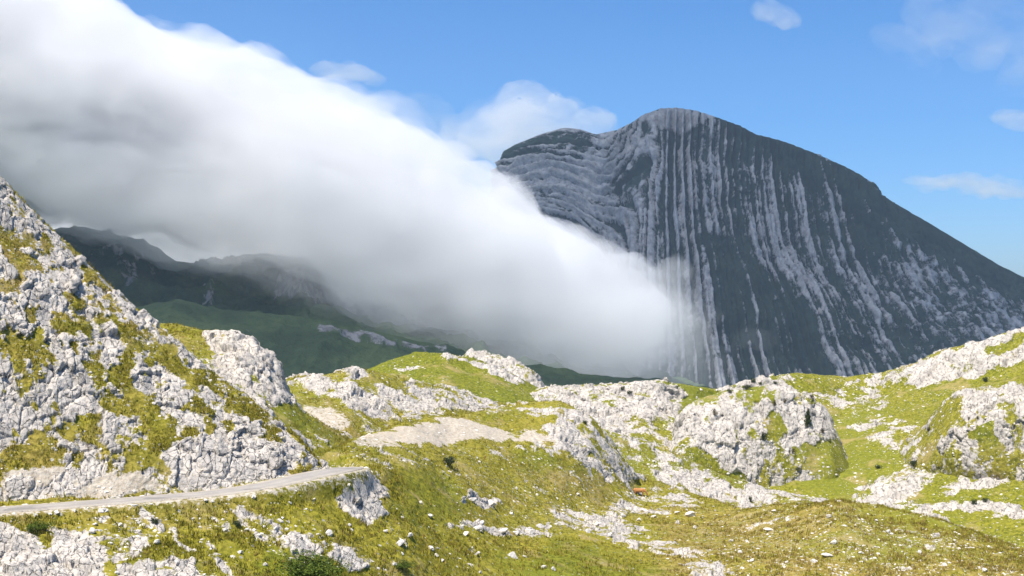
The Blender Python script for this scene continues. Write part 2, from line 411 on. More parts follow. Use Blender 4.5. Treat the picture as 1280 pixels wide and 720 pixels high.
# meadow: from below the road across to the knoll and the ochre rise
c = columns(-220, 1500, ST)
terrain('meadow', c, [
  [(-220, 900, 96), (0, 900, 100), (200, 900, 106), (400, 900, 118), (640, 900, 140), (900, 900, 155), (1280, 900, 155), (1500, 900, 150)],
  [(-220, 735, 108), (0, 735, 114.5), (200, 735, 120), (400, 735, 130), (500, 735, 140), (640, 735, 160), (800, 735, 172), (900, 735, 176), (1050, 735, 176), (1280, 735, 172), (1500, 735, 165)],
  [(-220, 690, 110), (0, 685, 121), (200, 680, 127), (400, 665, 138), (500, 672, 148), (640, 685, 176), (800, 690, 192), (900, 695, 188), (1050, 690, 186), (1280, 712, 178), (1500, 760, 170)],
  [(-220, 662, 112), (0, 645, 126.5), (100, 636, 130.5), (200, 628, 134.5), (270, 622, 138), (335, 612, 141.5), (400, 604, 147.5), (445, 606, 152), (480, 618, 155.5), (520, 625, 164), (560, 627, 177), (640, 630, 201), (720, 640, 218), (800, 645, 228), (900, 665, 212), (1050, 652, 198), (1160, 672, 194), (1280, 700, 185), (1500, 745, 175)],
  [(-220, 655, 117), (0, 634, 131), (100, 626, 135), (200, 618, 139), (270, 612, 142), (335, 601, 146), (400, 590, 152), (440, 583, 158.5), (480, 585, 165), (520, 580, 181), (560, 575, 202), (640, 578, 222), (720, 590, 232), (800, 622, 250), (900, 645, 228), (1050, 634, 206), (1160, 655, 200), (1280, 692, 190), (1500, 735, 180)],
  [(-220, 640, 128), (0, 620, 140), (100, 612, 143), (200, 606, 147), (270, 602, 150), (335, 594, 154), (400, 579, 160), (440, 562, 173), (480, 552, 190), (520, 545, 206), (560, 545, 222), (640, 542, 238), (700, 550, 240), (740, 565, 246), (770, 590, 251), (800, 608, 258), (860, 622, 256), (930, 638, 234), (980, 634, 220), (1050, 627, 209), (1100, 632, 207), (1160, 646, 203), (1280, 688, 193), (1500, 728, 182)],
  [(-220, 630, 133), (0, 612, 146), (200, 600, 152), (335, 590, 158), (400, 570, 168), (440, 548, 186), (480, 536, 209), (520, 527, 226), (560, 521, 240), (600, 512, 252), (650, 501, 262), (700, 503, 262), (740, 522, 258), (770, 562, 258), (790, 590, 260), (830, 604, 268), (880, 622, 262), (930, 636, 238), (980, 633, 224), (1050, 626, 213), (1100, 631, 210), (1160, 645, 206), (1280, 687, 196), (1500, 726, 185)],
  [(-220, 640, 150), (0, 625, 165), (400, 590, 185), (480, 560, 240), (560, 545, 265), (650, 530, 285), (740, 550, 280), (830, 640, 285), (930, 680, 262), (1050, 690, 245), (1280, 740, 225), (1500, 770, 210)],
  ], ST, MAT_NEAR, 1.0, .13, [
  (.33, 30, [(0, 640), (330, 620), (480, 640), (520, 720), (0, 720)]),
  (.30, 15, [(440, 545), (700, 500), (780, 600), (680, 620), (450, 590)]),
  (.24, 20, [(840, 650), (1050, 630), (1280, 690), (1280, 730), (860, 730)]),
  (1.1, 5, [(404, 604), (440, 592), (470, 587), (486, 600), (492, 618), (470, 622), (482, 642), (465, 652), (445, 642), (428, 626)]),
  (-.1, 4, [(442, 546), (480, 536), (520, 528), (580, 522), (625, 531), (660, 545), (650, 549), (600, 546), (565, 551), (545, 560), (515, 553), (470, 551)]),
  (.95, 7, [(688, 520), (722, 532), (742, 552), (757, 577), (778, 602), (765, 606), (738, 588), (712, 563), (688, 545)]),
  (.85, 6, [(730, 518), (765, 548), (800, 598), (780, 608), (752, 578)]),
  (.72, 5, [(600, 515), (640, 503), (700, 506), (735, 522), (700, 530), (650, 522)]),
  (.08, 5, [(600, 522), (640, 516), (690, 526), (680, 534), (640, 532)]),
  (1.05, 8, [(-30, 658), (40, 670), (58, 684), (66, 660), (100, 668), (116, 684), (130, 700), (128, 740), (-30, 740)]),
  (1.0, 5, [(150, 706), (200, 700), (240, 704), (268, 722), (268, 740), (150, 740)]),
  (.95, 4, [(350, 674), (372, 668), (408, 690), (396, 697), (360, 689)]),
  (.9, 4, [(416, 683), (446, 683), (462, 702), (440, 718), (420, 702)]),
  (.85, 3, [(204, 652), (214, 654), (246, 688), (236, 688)]), (.85, 3, [(245, 664), (256, 662), (272, 686), (262, 686)]),
  (.85, 3, [(260, 693), (272, 690), (290, 718), (278, 718)]), (.85, 3, [(166, 627), (176, 629), (204, 660), (196, 662)]),
  (.78, 4, [(560, 654), (600, 652), (640, 658), (672, 660), (692, 654), (692, 668), (640, 669), (590, 666)]),
  (.95, 3, [(575, 623), (605, 622), (621, 626), (615, 637), (600, 634), (580, 628)]),
  (.52, 8, [(680, 636), (740, 642), (800, 657), (870, 687), (925, 718), (885, 730), (830, 702), (770, 682), (700, 664)]),
  (.52, 8, [(785, 607), (850, 607), (880, 632), (830, 642), (745, 652)]),
  (-.1, 12, [(480, 600), (540, 590), (580, 640), (520, 640)]), (-.15, 10, [(640, 680), (720, 668), (840, 712), (850, 740), (640, 740)]),
  ], .22, [(.85, 20, [(820, 645), (1050, 628), (1280, 688), (1290, 735), (830, 735)]), (.7, 10, [(640, 575), (770, 600), (760, 625), (640, 600)]), (.6, 15, [(0, 640), (330, 620), (330, 660), (0, 665)]),
     (.05, 12, [(480, 600), (560, 590), (580, 640), (520, 650)])],
  .15, [(.95, 8, [(330, 682), (400, 694), (436, 708), (440, 735), (320, 735)]), (.85, 8, [(490, 622), (552, 655), (530, 662), (484, 640)]), (.6, 12, [(500, 590), (560, 590), (590, 640), (520, 640)]),
        (.7, 8, [(640, 560), (700, 565), (740, 590), (650, 590)]), (.75, 10, [(690, 670), (850, 720), (850, 740), (640, 740)]), (.7, 8, [(600, 505), (660, 515), (600, 528)])],
  0, [(.95, 5, [(442, 547), (480, 537), (520, 529), (580, 523), (625, 532), (660, 546), (600, 549), (565, 553), (545, 561), (515, 555), (470, 552)]), (.75, 5, [(660, 535), (760, 548), (700, 556), (640, 552)]), (.6, 6, [(440, 540), (500, 548), (450, 560)])],
  .35, [(.75, 20, [(560, 560), (740, 590), (780, 640), (700, 660), (560, 640)]), (.8, 20, [(860, 650), (1050, 630), (1280, 690), (1290, 735), (860, 735)]), (.75, 15, [(400, 545), (500, 560), (440, 590)]),
        (.1, 12, [(480, 600), (540, 590), (580, 640), (520, 640)]), (.12, 12, [(690, 680), (850, 720), (850, 740), (640, 740)])],
  road=True, seed=3)

# crag above the road
c = columns(-260, 410, ST)
terrain('crag', c, [
  [(-260, 668, 117), (0, 640, 132.2), (100, 631, 135.8), (200, 623, 139.8), (270, 617, 142.6), (335, 606, 146.4), (380, 596, 150), (410, 592, 154)],
  [(-260, 648, 118), (0, 627, 133), (100, 620, 136.5), (200, 612, 140.5), (270, 606, 143.3), (335, 597, 147), (380, 587, 150.6), (410, 588, 155)],
  [(-260, 540, 122), (0, 560, 136), (100, 565, 139.5), (200, 566, 143), (270, 570, 145.5), (335, 570, 149), (380, 572, 152), (410, 586, 156)],
  [(-260, 260, 134), (0, 400, 143), (100, 445, 146), (200, 488, 149), (270, 525, 150), (335, 548, 151.5), (380, 562, 153.5), (410, 584, 157)],
  [(-260, -30, 150), (-120, 95, 154), (0, 226, 156), (50, 279, 157), (100, 329, 158), (150, 374, 158), (200, 413, 158), (250, 455, 157), (300, 494, 156.5), (340, 525, 156), (370, 548, 156), (395, 575, 157), (410, 583, 159)],
  [(-260, -36, 158), (-120, 90, 160), (0, 220, 161), (50, 275, 161), (100, 325, 161), (150, 370, 161), (200, 410, 161), (250, 453, 160), (300, 492, 160), (340, 523, 159), (370, 546, 159), (395, 574, 160), (410, 583, 161)],
  [(-260, 60, 185), (0, 310, 190), (100, 400, 190), (200, 470, 190), (300, 540, 185), (410, 592, 178)],
  ], ST, MAT_NEAR, 1.0, .52, [
  (.95, 9, [(50, 440), (85, 420), (118, 470), (138, 500), (165, 545), (138, 575), (105, 560), (75, 525), (55, 475)]),
  (.9, 8, [(155, 445), (200, 450), (235, 480), (252, 520), (235, 540), (200, 535), (165, 500)]),
  (.92, 8, [(180, 545), (215, 535), (260, 545), (290, 570), (250, 592), (195, 590)]),
  (.85, 6, [(170, 585), (280, 575), (330, 555), (392, 570), (400, 590), (330, 606), (180, 612)]),
  (.8, 8, [(-40, 500), (20, 480), (45, 520), (30, 560), (-40, 570)]), (.85, 6, [(0, 350), (40, 360), (60, 400), (30, 420), (-20, 410)]),
  (.8, 6, [(45, 310), (85, 330), (105, 365), (70, 370)]),
  (.2, 8, [(120, 395), (200, 425), (280, 490), (230, 480), (150, 430)]), (.2, 8, [(0, 300), (40, 300), (60, 340), (20, 345)]),
  (.2, 6, [(60, 400), (110, 395), (130, 440), (95, 420)]), (.22, 8, [(0, 560), (60, 540), (100, 570), (60, 600), (0, 590)]),
  (.2, 6, [(140, 470), (200, 510), (235, 560), (190, 540)]),
  ], .5, [(.95, 15, [(0, 220), (110, 330), (200, 420), (60, 400), (0, 380)]), (.7, 20, [(0, 540), (100, 560), (180, 610), (0, 640)])], .15,
  [(.6, 8, [(60, 400), (130, 400), (140, 450)])], 0, [(.75, 10, [(0, 592), (90, 580), (180, 595), (210, 616), (0, 640)])],
  .5, [], relief=.95, aniso=(1, .8, .5), seed=11, patch=.55, fine=1.6)

# shoulder behind the crag, with its pale rock dome
c = columns(120, 470, ST)
terrain('shoulder', c, [
  [(120, 440, 172), (200, 470, 172), (300, 540, 168), (360, 580, 165), (410, 596, 164), (470, 585, 172)],
  [(120, 415, 182), (200, 440, 180), (260, 475, 177), (300, 505, 175), (340, 532, 172), (370, 550, 171), (400, 568, 172), (440, 570, 180), (470, 570, 186)],
  [(120, 400, 194), (180, 410, 192), (220, 416, 189), (260, 436, 186), (300, 450, 184), (330, 475, 183), (355, 500, 183), (380, 528, 184), (410, 545, 187), (440, 553, 193), (470, 556, 200)],
  [(120, 392, 199), (180, 402, 198), (220, 406, 196), (255, 416, 193), (290, 418, 191), (315, 426, 190), (335, 443, 189.5), (350, 464, 190), (361, 492, 191), (380, 515, 193), (410, 533, 196), (440, 544, 202), (470, 550, 208)],
  [(120, 430, 225), (220, 440, 222), (300, 450, 215), (361, 515, 212), (410, 552, 215), (470, 570, 225)],
  ], ST, MAT_NEAR, 1.1, .34, [
  (1.05, 6, [(254, 418), (292, 416), (316, 426), (337, 445), (352, 468), (363, 497), (345, 506), (315, 492), (285, 468), (264, 442)]),
  (-.05, 7, [(180, 398), (255, 410), (258, 440), (230, 430), (190, 420)]), (.7, 5, [(235, 440), (270, 460), (320, 500), (370, 540), (345, 535), (290, 495)]),
  (.05, 6, [(340, 505), (370, 510), (400, 530), (380, 540)]),
  ], .3, [(.8, 10, [(360, 510), (440, 530), (440, 560), (380, 550)])], .35, [(.8, 6, [(335, 505), (375, 512), (400, 535), (360, 535)])], 0, [], .5, [], seed=31, sink=(40, 3))

# rocky hill with the tan slope, behind the bend of the road
c = columns(310, 720, ST)
terrain('rocky_hill', c, [
  [(310, 545, 210), (400, 560, 205), (480, 560, 225), (560, 540, 250), (640, 530, 272), (720, 540, 285)],
  [(310, 520, 222), (400, 535, 218), (440, 530, 226), (480, 528, 238), (560, 516, 256), (640, 518, 278), (720, 530, 290)],
  [(310, 500, 236), (360, 500, 236), (400, 500, 238), (440, 495, 242), (480, 500, 250), (560, 499, 267), (600, 507, 276), (640, 513, 284), (720, 526, 294)],
  [(310, 484, 250), (340, 477, 252), (365, 468, 254), (400, 466, 256), (440, 459, 260), (470, 466, 264), (520, 477, 272), (560, 482, 281), (600, 496, 288), (640, 511, 293), (720, 524, 299)],
  [(310, 510, 290), (440, 490, 300), (560, 505, 315), (640, 530, 320), (720, 540, 325)],
  ], ST, MAT_NEAR, 1.3, .30, [
  (.9, 6, [(362, 470), (400, 466), (438, 478), (470, 500), (505, 520), (470, 522), (430, 502), (395, 486)]),
  (.85, 6, [(415, 462), (445, 458), (475, 466), (450, 474)]), (.92, 8, [(480, 486), (520, 477), (560, 482), (605, 498), (625, 508), (560, 512), (510, 520), (480, 505)]),
  (.1, 5, [(470, 466), (510, 474), (480, 484), (450, 478)]),
  (-.2, 8, [(370, 500), (410, 498), (450, 525), (440, 548), (380, 540)]),
  ], .3, [(.9, 8, [(370, 500), (410, 498), (450, 525), (440, 548), (380, 540)])], .3, [], 0, [(.62, 8, [(375, 505), (410, 505), (445, 528), (430, 543), (385, 532)])], .6, [], seed=41, sink=(40, 4))

# smooth green hill
c = columns(380, 760, 1.2)
terrain('green_hill', c, [
  [(380, 540, 350), (480, 530, 350), (560, 530, 355), (640, 540, 360), (760, 560, 365)],
  [(380, 510, 380), (480, 492, 380), (560, 492, 382), (640, 500, 386), (760, 530, 395)],
  [(380, 492, 402), (480, 466, 405), (560, 458, 408), (620, 470, 410), (680, 496, 412), (760, 526, 418)],
  [(380, 482, 415), (440, 468, 417), (480, 453, 419), (520, 443, 421), (560, 441, 422), (600, 450, 423), (640, 469, 424), (670, 486, 425), (700, 502, 427), (760, 522, 430)],
  [(380, 520, 470), (560, 480, 475), (760, 545, 480)],
  ], 1.2, MAT_MID, 1.6, -.12, [
  (.85, 5, [(548, 442), (575, 444), (610, 453), (650, 474), (662, 484), (640, 480), (600, 462), (570, 452)]),
  (.72, 5, [(486, 462), (515, 456), (528, 464), (500, 470)])],
  .1, [], .85, [], 0, [], .3, [], seed=51, patch=.3, sink=(50, 5))

# grey cliff that drops behind the green hill
c = columns(560, 720, 1.2)
terrain('grey_cliff', c, [
  [(560, 500, 520), (640, 510, 510), (720, 530, 515)],
  [(560, 470, 528), (600, 460, 526), (640, 478, 522), (665, 490, 522), (690, 510, 524), (720, 525, 526)],
  [(560, 440, 548), (585, 438, 545), (610, 441, 540), (640, 450, 535), (660, 460, 531), (675, 472, 529), (682, 490, 529), (690, 505, 530), (720, 522, 532)],
  [(560, 460, 640), (640, 470, 640), (720, 535, 640)],
  ], 1.2, MAT_MID, 2.0, .9, [(.2, 4, [(600, 440), (625, 446), (612, 450)])], .3, [], .3, [], 0, [], .2, [], seed=61, relief=1.3, sink=(30, 6))

# long ridge on the far side of the bowl
c = columns(600, 1560, ST)
terrain('far_ridge', c, [
  [(600, 600, 330), (760, 640, 330), (900, 670, 335), (1050, 680, 330), (1280, 720, 300), (1560, 760, 290)],
  [(600, 545, 352), (760, 585, 352), (900, 625, 352), (1000, 640, 352), (1050, 640, 350), (1160, 645, 338), (1280, 655, 325), (1560, 690, 310)],
  [(600, 525, 372), (700, 530, 372), (800, 555, 370), (900, 580, 374), (960, 600, 372), (1050, 600, 370), (1160, 595, 362), (1280, 590, 350), (1560, 600, 330)],
  [(600, 512, 392), (700, 508, 390), (800, 518, 388), (860, 530, 392), (960, 540, 400), (1050, 545, 402), (1160, 535, 395), (1280, 520, 385), (1560, 500, 365)],
  [(600, 505, 405), (680, 493, 403), (760, 490, 402), (820, 492, 402), (880, 502, 414), (930, 496, 424), (985, 490, 435), (1050, 498, 440), (1100, 495, 440), (1180, 478, 430), (1280, 462, 420), (1560, 410, 400)],
  [(600, 501, 413), (640, 494, 412), (680, 486, 411), (720, 483, 411), (760, 480, 411), (800, 476, 411), (830, 475, 412), (870, 484, 420), (905, 486, 426), (930, 478, 436), (960, 472, 444), (985, 468, 448), (1020, 469, 452), (1060, 473, 456), (1100, 466, 456), (1140, 454, 452), (1180, 440, 446), (1220, 428, 441), (1250, 418, 438), (1280, 412, 435), (1400, 380, 425), (1560, 350, 415)],
  [(600, 540, 490), (760, 520, 500), (900, 530, 510), (1060, 520, 530), (1280, 470, 520), (1560, 420, 500)],
  ], ST, MAT_MID, 1.7, .12, [
  (.88, 8, [(640, 497), (690, 484), (760, 478), (830, 474), (858, 486), (850, 520), (845, 560), (800, 548), (760, 545), (715, 520), (660, 508)]),
  (.45, 6, [(780, 520), (850, 520), (845, 565), (800, 550)]),
  (-.1, 6, [(852, 498), (880, 488), (912, 494), (905, 508), (860, 516)]), 
  (.85, 5, [(905, 486), (940, 474), (988, 467), (1000, 478), (985, 490), (940, 492)]),
  (.5, 8, [(985, 492), (1060, 486), (1110, 500), (1115, 520), (1060, 515), (1000, 505)]),
  (.62, 8, [(1040, 480), (1100, 474), (1160, 476), (1130, 500), (1080, 500)]),
  (.95, 6, [(1085, 474), (1180, 441), (1282, 410), (1420, 372), (1420, 440), (1282, 452), (1210, 472), (1150, 482), (1105, 480)]),
  (-.1, 5, [(1235, 440), (1280, 418), (1275, 432), (1245, 446)]),
  (-.05, 8, [(1110, 490), (1220, 478), (1280, 466), (1200, 505), (1130, 515)]),
  (.55, 8, [(1060, 528), (1120, 522), (1150, 535), (1130, 560), (1090, 560)]),
  (-.12, 10, [(960, 560), (1050, 540), (1100, 570), (1050, 605), (980, 620)]),
  (.80, 7, [(1058, 612), (1100, 598), (1150, 580), (1195, 575), (1180, 600), (1150, 612), (1130, 632), (1060, 632)]),
  (.78, 7, [(1170, 610), (1210, 592), (1260, 580), (1262, 596), (1220, 618), (1180, 622)]),
  (.95, 5, [(1120, 636), (1180, 627), (1230, 627), (1290, 640), (1290, 655), (1230, 640), (1180, 640)]),
  (-.1, 6, [(1190, 620), (1280, 600), (1290, 630), (1230, 624)]),
  (-.15, 6, [(1170, 642), (1240, 644), (1280, 660), (1220, 668)]),
  (.9, 4, [(1160, 640), (1200, 660), (1285, 688), (1260, 692), (1180, 660), (1140, 642)]),
  ], .12, [(.6, 12, [(1010, 560), (1060, 545), (1060, 575)])], .6, [(.95, 10, [(860, 560), (960, 560), (960, 620), (880, 600)]), (.9, 8, [(850, 495), (912, 490), (905, 512), (850, 520)])], 0, [], .5, [(.15, 10, [(960, 570), (1060, 560), (1040, 610), (980, 620)])],
  seed=71, relief=1.1, patch=.45)

# rocky spur that runs down behind the meadow
c = columns(700, 1090, ST)
terrain('spur', c, [
  [(700, 570, 268), (780, 625, 272), (860, 650, 272), (950, 662, 268), (1090, 665, 262)],
  [(700, 556, 275), (780, 604, 277), (860, 626, 277), (950, 643, 274), (1090, 655, 268)],
  [(700, 545, 287), (780, 570, 290), (860, 598, 289), (950, 624, 285), (1000, 630, 282), (1090, 645, 278)],
  [(700, 538, 297), (740, 542, 299), (790, 550, 301), (830, 564, 300), (880, 584, 299), (920, 597, 297), (960, 611, 294), (1000, 622, 291), (1050, 632, 288), (1090, 642, 285)],
  [(700, 570, 330), (830, 600, 330), (960, 640, 320), (1090, 660, 310)],
  ], ST, MAT_NEAR, 1.3, .45, [
  (.85, 7, [(800, 585), (850, 588), (900, 600), (940, 612), (965, 628), (950, 640), (880, 632), (820, 606)]),
  (.72, 6, [(765, 552), (800, 556), (850, 575), (830, 585), (790, 575)]), (-.05, 7, [(755, 570), (800, 580), (820, 600), (780, 605)]),
  (.1, 6, [(850, 572), (900, 592), (930, 604), (890, 598)]), (.8, 3, [(960, 612), (1040, 628), (1040, 634), (980, 624)]),
  ], .3, [(.8, 6, [(745, 545), (800, 556), (790, 566)])], .5, [], 0, [(.6, 5, [(820, 605), (880, 630), (860, 634), (820, 615)])], .7, [], seed=81, sink=(40, 4))

# limestone dome in the bowl
c = columns(815, 1075, ST)
terrain('limestone_dome', c, [
  [(815, 590, 362), (870, 605, 364), (920, 625, 364), (980, 640, 366), (1030, 620, 368), (1075, 600, 372)],
  [(815, 565, 368), (850, 562, 367), (880, 574, 366), (900, 578, 366), (940, 592, 367), (980, 600, 368), (1010, 594, 370), (1040, 575, 372), (1075, 570, 376)],
  [(815, 556, 374), (840, 545, 373), (860, 530, 372), (880, 538, 370), (920, 548, 370), (960, 552, 371), (1000, 556, 373), (1030, 554, 376), (1050, 552, 379), (1075, 562, 382)],
  [(815, 552, 379), (838, 538, 379), (848, 518, 380), (870, 508, 380), (900, 500, 380), (930, 494, 380), (985, 494, 382), (1010, 503, 383), (1030, 520, 384), (1046, 542, 385), (1075, 560, 387)],
  [(815, 551, 383), (838, 536, 384), (848, 514, 386), (870, 500, 389), (900, 490, 391), (930, 483, 392), (985, 483, 392), (1010, 495, 391), (1030, 513, 390), (1048, 540, 390), (1075, 559, 391)],
  [(815, 575, 407), (900, 530, 422), (985, 525, 422), (1048, 565, 412), (1075, 575, 412)],
  ], ST, MAT_MID, 1.5, .52, [
  (.95, 6, [(858, 520), (880, 506), (935, 498), (932, 560), (928, 590), (890, 572), (870, 545)]), (.95, 6, [(938, 500), (980, 494), (1020, 508), (1040, 535), (1020, 552), (985, 560), (940, 588)]),
  (.5, 6, [(900, 492), (990, 484), (1000, 500), (930, 505)]), (.25, 5, [(968, 520), (985, 530), (972, 552), (960, 545)]), (.6, 6, [(970, 560), (1010, 556), (1000, 590), (975, 592)]),
  (-.05, 6, [(1010, 560), (1050, 550), (1060, 575), (1010, 585)]), (-.1, 6, [(860, 560), (900, 582), (940, 604), (870, 605)]),
  ], .25, [], .5, [(.9, 6, [(850, 555), (930, 590), (940, 610), (860, 600)])], 0, [], .6, [], seed=91, relief=1.2, aniso=(1, .8, .55), sink=(45, 7))

# broken cliff at the right
c = columns(1105, 1480, ST)
terrain('broken_cliff', c, [
  [(1105, 618, 376), (1150, 616, 368), (1200, 624, 358), (1280, 636, 348), (1480, 660, 336)],
  [(1105, 602, 376), (1150, 586, 366), (1190, 576, 357), (1240, 586, 351), (1280, 592, 347), (1480, 600, 339)],
  [(1105, 588, 382), (1150, 560, 370), (1190, 542, 359), (1225, 535, 355), (1245, 530, 353), (1280, 525, 350), (1480, 520, 342)],
  [(1105, 574, 390), (1150, 540, 380), (1180, 517, 368), (1200, 502, 365), (1230, 497, 362), (1250, 496, 359), (1280, 490, 356), (1480, 470, 348)],
  [(1105, 570, 396), (1150, 534, 388), (1180, 505, 375), (1198, 489, 374), (1235, 485, 371), (1260, 482, 369), (1280, 478, 367), (1480, 450, 358)],
  [(1105, 600, 410), (1150, 560, 405), (1240, 520, 403), (1480, 490, 388)],
  ], ST, MAT_MID, 1.4, .40, [
  (.9, 6, [(1236, 488), (1290, 478), (1420, 470), (1420, 560), (1290, 570), (1252, 560), (1240, 530)]), (.8, 5, [(1190, 545), (1225, 520), (1232, 540), (1205, 566)]),
  (.75, 5, [(1195, 490), (1240, 486), (1238, 508), (1210, 506)]), (0, 6, [(1215, 540), (1245, 520), (1255, 560), (1230, 566)])],
  .35, [(.7, 8, [(1190, 500), (1230, 510), (1220, 540)])], .4, [(.8, 6, [(1215, 540), (1245, 520), (1250, 565)])], 0, [], .6, [], seed=101, relief=1.4, aniso=(1, .8, .5))

# ------------------------------------------------------------------ the striped mountain
def mountain_material():
    T = NT('folded_limestone_mountain'); v = T.coord()
    u = T.attr('strata'); rel = T.attr('relief'); veg = T.attr('veg')
    sv = T.attrv('bedding')                     # across the beds, along the beds
    n1 = T.noise(T.scale(sv, (1, .08, 1)), .10, 5, .7); n2 = T.noise(T.scale(sv, (1, .10, 1)), .32, 5, .75)
    n3 = T.noise(v, .016, 6, .65); n4 = T.noise(v, .07, 6, .75)
    f = T.math('ADD', T.math('MULTIPLY', n1, .55), T.math('MULTIPLY', n2, .50))
    f = T.math('ADD', f, T.math('MULTIPLY', T.math('SUBTRACT', n4, .5), .75))
    f = T.math('ADD', f, T.math('MULTIPLY', T.math('SUBTRACT', T.noise(v, .03, 5, .7), .5), .45))
    f = T.math('ADD', f, T.math('MULTIPLY', rel, .36))
    f = T.math('SUBTRACT', f, veg)
    m = T.ss(f, .40, .58)
    rc = T.mix(T.ss(n4, .35, .65), (0.25, 0.25, 0.255), (0.46, 0.455, 0.45))
    rc = T.mix(T.ss(n2, .5, .7, 0, .5), rc, (0.10, 0.095, 0.10))
    gc = T.mix(T.ss(n3, .35, .65), (0.018, 0.036, 0.030), (0.036, 0.060, 0.044))
    col = T.mix(m, gc, rc)
    h = T.math('ADD', T.math('MULTIPLY', m, .5), T.math('MULTIPLY', n2, .6))
    T.bsdf(col, .95, T.bump(h, .8, 9.0), .05)
    return T.m
MAT_MTN = mountain_material()

crest = [(200, 460), (400, 420), (540, 345), (590, 290), (612, 245), (621, 210), (629, 189), (650, 178), (680, 167), (705, 160), (725, 162), (745, 168), (770, 163), (790, 153), (805, 143), (825, 135.5), (845, 134.5),
         (870, 138), (900, 148), (925, 157), (945, 168), (975, 175), (1010, 188), (1050, 205), (1075, 218), (1090, 229), (1098, 241), (1120, 255), (1150, 272), (1180, 290), (1210, 308), (1250, 332), (1280, 347), (1350, 385), (1450, 425), (1600, 470)]
cols = columns(200, 1600, 1.25, 560, 1300)
cr = np.interp(cols, [p[0] for p in crest], [p[1] for p in crest])
Yc = np.interp(cols, [200, 620, 700, 760, 830, 1000, 1300, 1600], [3500, 3430, 3380, 3330, 3240, 3250, 3200, 3150])
base_py, Yb = 535.0, np.interp(cols, [200, 700, 860, 1100, 1300, 1600], [2850, 2760, 2700, 2690, 2720, 2750])
rows_p = []
nR = 330
for t in np.r_[np.linspace(0, 1, nR), 1.02, 1.08, 1.2, 1.5]:
    if t <= 1:
        zt = (HY - base_py) / F * Yb; zc = (HY - cr) / F * Yc
        tt = t; Y = Yb + (Yc - Yb) * (0.85 * tt + .15 * tt**3); Z = None
        py = base_py + (cr - base_py) * t
        Z = (HY - py) / F * Y
    else:
        Y = Yc + (t - 1) * 1600; Z = (HY - cr) / F * Yc - (t - 1)**1.25 * 1100
    rows_p.append(np.stack([(cols - CX) / F * Y, Y, Z], -1))
P = np.array(rows_p, np.float32); Q = P.reshape(-1, 3)
px = Q[:, 0] / Q[:, 1] * F + CX; py = HY - Q[:, 2] / Q[:, 1] * F
wob = (fbm(Q, 260, 3, 5) - .5) * 34
t = np.clip((py - 150) / 320, 0, 1.3)
kk = .62 * t**2
u_r = (px - 28 * t**2 + kk * 870) / (1 + kk)
r = np.hypot(np.maximum(px - 672, 0) * .95, np.maximum(345 - py + .18 * np.maximum(690 - px, -60), 0)) * np.sign(345 - py + 400)
u_l = 690 + r
w = sstep(742, 812, px + .12 * (py - 250))
u = u_l * (1 - w) + u_r * w + wob * .35
al = np.where(px < 760, px, py).astype(np.float32)                 # rough distance along the beds
al = py * w + (py - px) * (1 - w)
U = np.stack([u * 1.8, al * 1.8, np.zeros_like(u)], 1).astype(np.float32)
one = np.stack([u, al * .045, np.zeros_like(u)], 1).astype(np.float32)
ph = fbm(one, 55, 2, 204) * 9
amp_l = (.7 + .3 * w).astype(np.float32)
rib = .5 + amp_l * (.08 + .28 * fbm(one, 70, 2, 208)) * np.sin(u * 2 * np.pi / 9.5 + ph) + 1.25 * (fbm(one, 10, 3, 201, .7) - .5)
rib2 = .5 + .3 * np.sin(u * 2 * np.pi / 5.1 + ph * 1.7) + .8 * (fbm(one, 3.4, 2, 203, .6) - .5)
big = fbm(Q, 420, 4, 207) - .5
stripe_w = sstep(1140, 1000, px - .25 * (py - 200)) * .75 + .25
relief = ((rib - .5) * 2 * stripe_w + (rib2 - .5) * .9 * stripe_w + (fbm(Q, 60, 5, 209, .6, True) - .6) * 1.4 * (1.15 - stripe_w) + (fbm(Q, 38, 4, 215, .6, True) - .62) * 1.1).astype(np.float32)
top = py - np.interp(px, cols, cr)
regions = [(.5, 18, [(900, 140), (1000, 180), (1098, 235), (1200, 300), (1290, 345), (1290, 395), (1190, 345), (1110, 300), (1060, 260), (1000, 225), (930, 185)]),
           (.28, 8, [(775, 205), (800, 190), (812, 225), (800, 262), (782, 245)]), (.35, 10, [(880, 300), (940, 290), (960, 360), (930, 430), (890, 400)]),
           (.33, 8, [(620, 195), (700, 160), (745, 170), (740, 190), (690, 178), (640, 198)]), (.3, 5, [(660, 190), (735, 195), (740, 212), (690, 206)]),
           (.3, 25, [(1040, 240), (1110, 300), (1100, 345), (1040, 300)]), (.22, 20, [(930, 380), (1060, 400), (1120, 470), (930, 470)]),
           (-.45, 6, [(800, 138), (850, 132), (892, 144), (855, 160), (810, 152)]), (-.18, 15, [(855, 170), (880, 180), (880, 300), (885, 400), (870, 400), (858, 280)]),
           (-.12, 20, [(640, 215), (740, 215), (790, 270), (760, 330), (680, 270)]), (.06, 20, [(1060, 330), (1150, 350), (1180, 420), (1080, 410)]),
           (.55, 14, [(1130, 265), (1290, 345), (1290, 365), (1150, 300)]), (.14, 25, [(1120, 340), (1290, 380), (1290, 480), (1130, 470)])]
veg = paint(px + wob, py + wob * .5, .06, regions) + (fbm(Q, 130, 4, 211) - .5) * .3
Nn = normals(P).reshape(-1, 3)
fade = sstep(0, 9, top) 
D = Q + Nn * ((relief * 17 + (fbm(Q, 35, 3, 213, .6) - .5) * 12) * (.06 + .94 * fade))[:, None] + Nn * (big * 150 * sstep(0, 60, top))[:, None]
mtn = mesh_obj('mountain', D, grid_faces(*P.shape[:2]), MAT_MTN, dict(strata=u.astype(np.float32), relief=relief, veg=veg, bedding=U))
mtn['kind'] = 'structure'

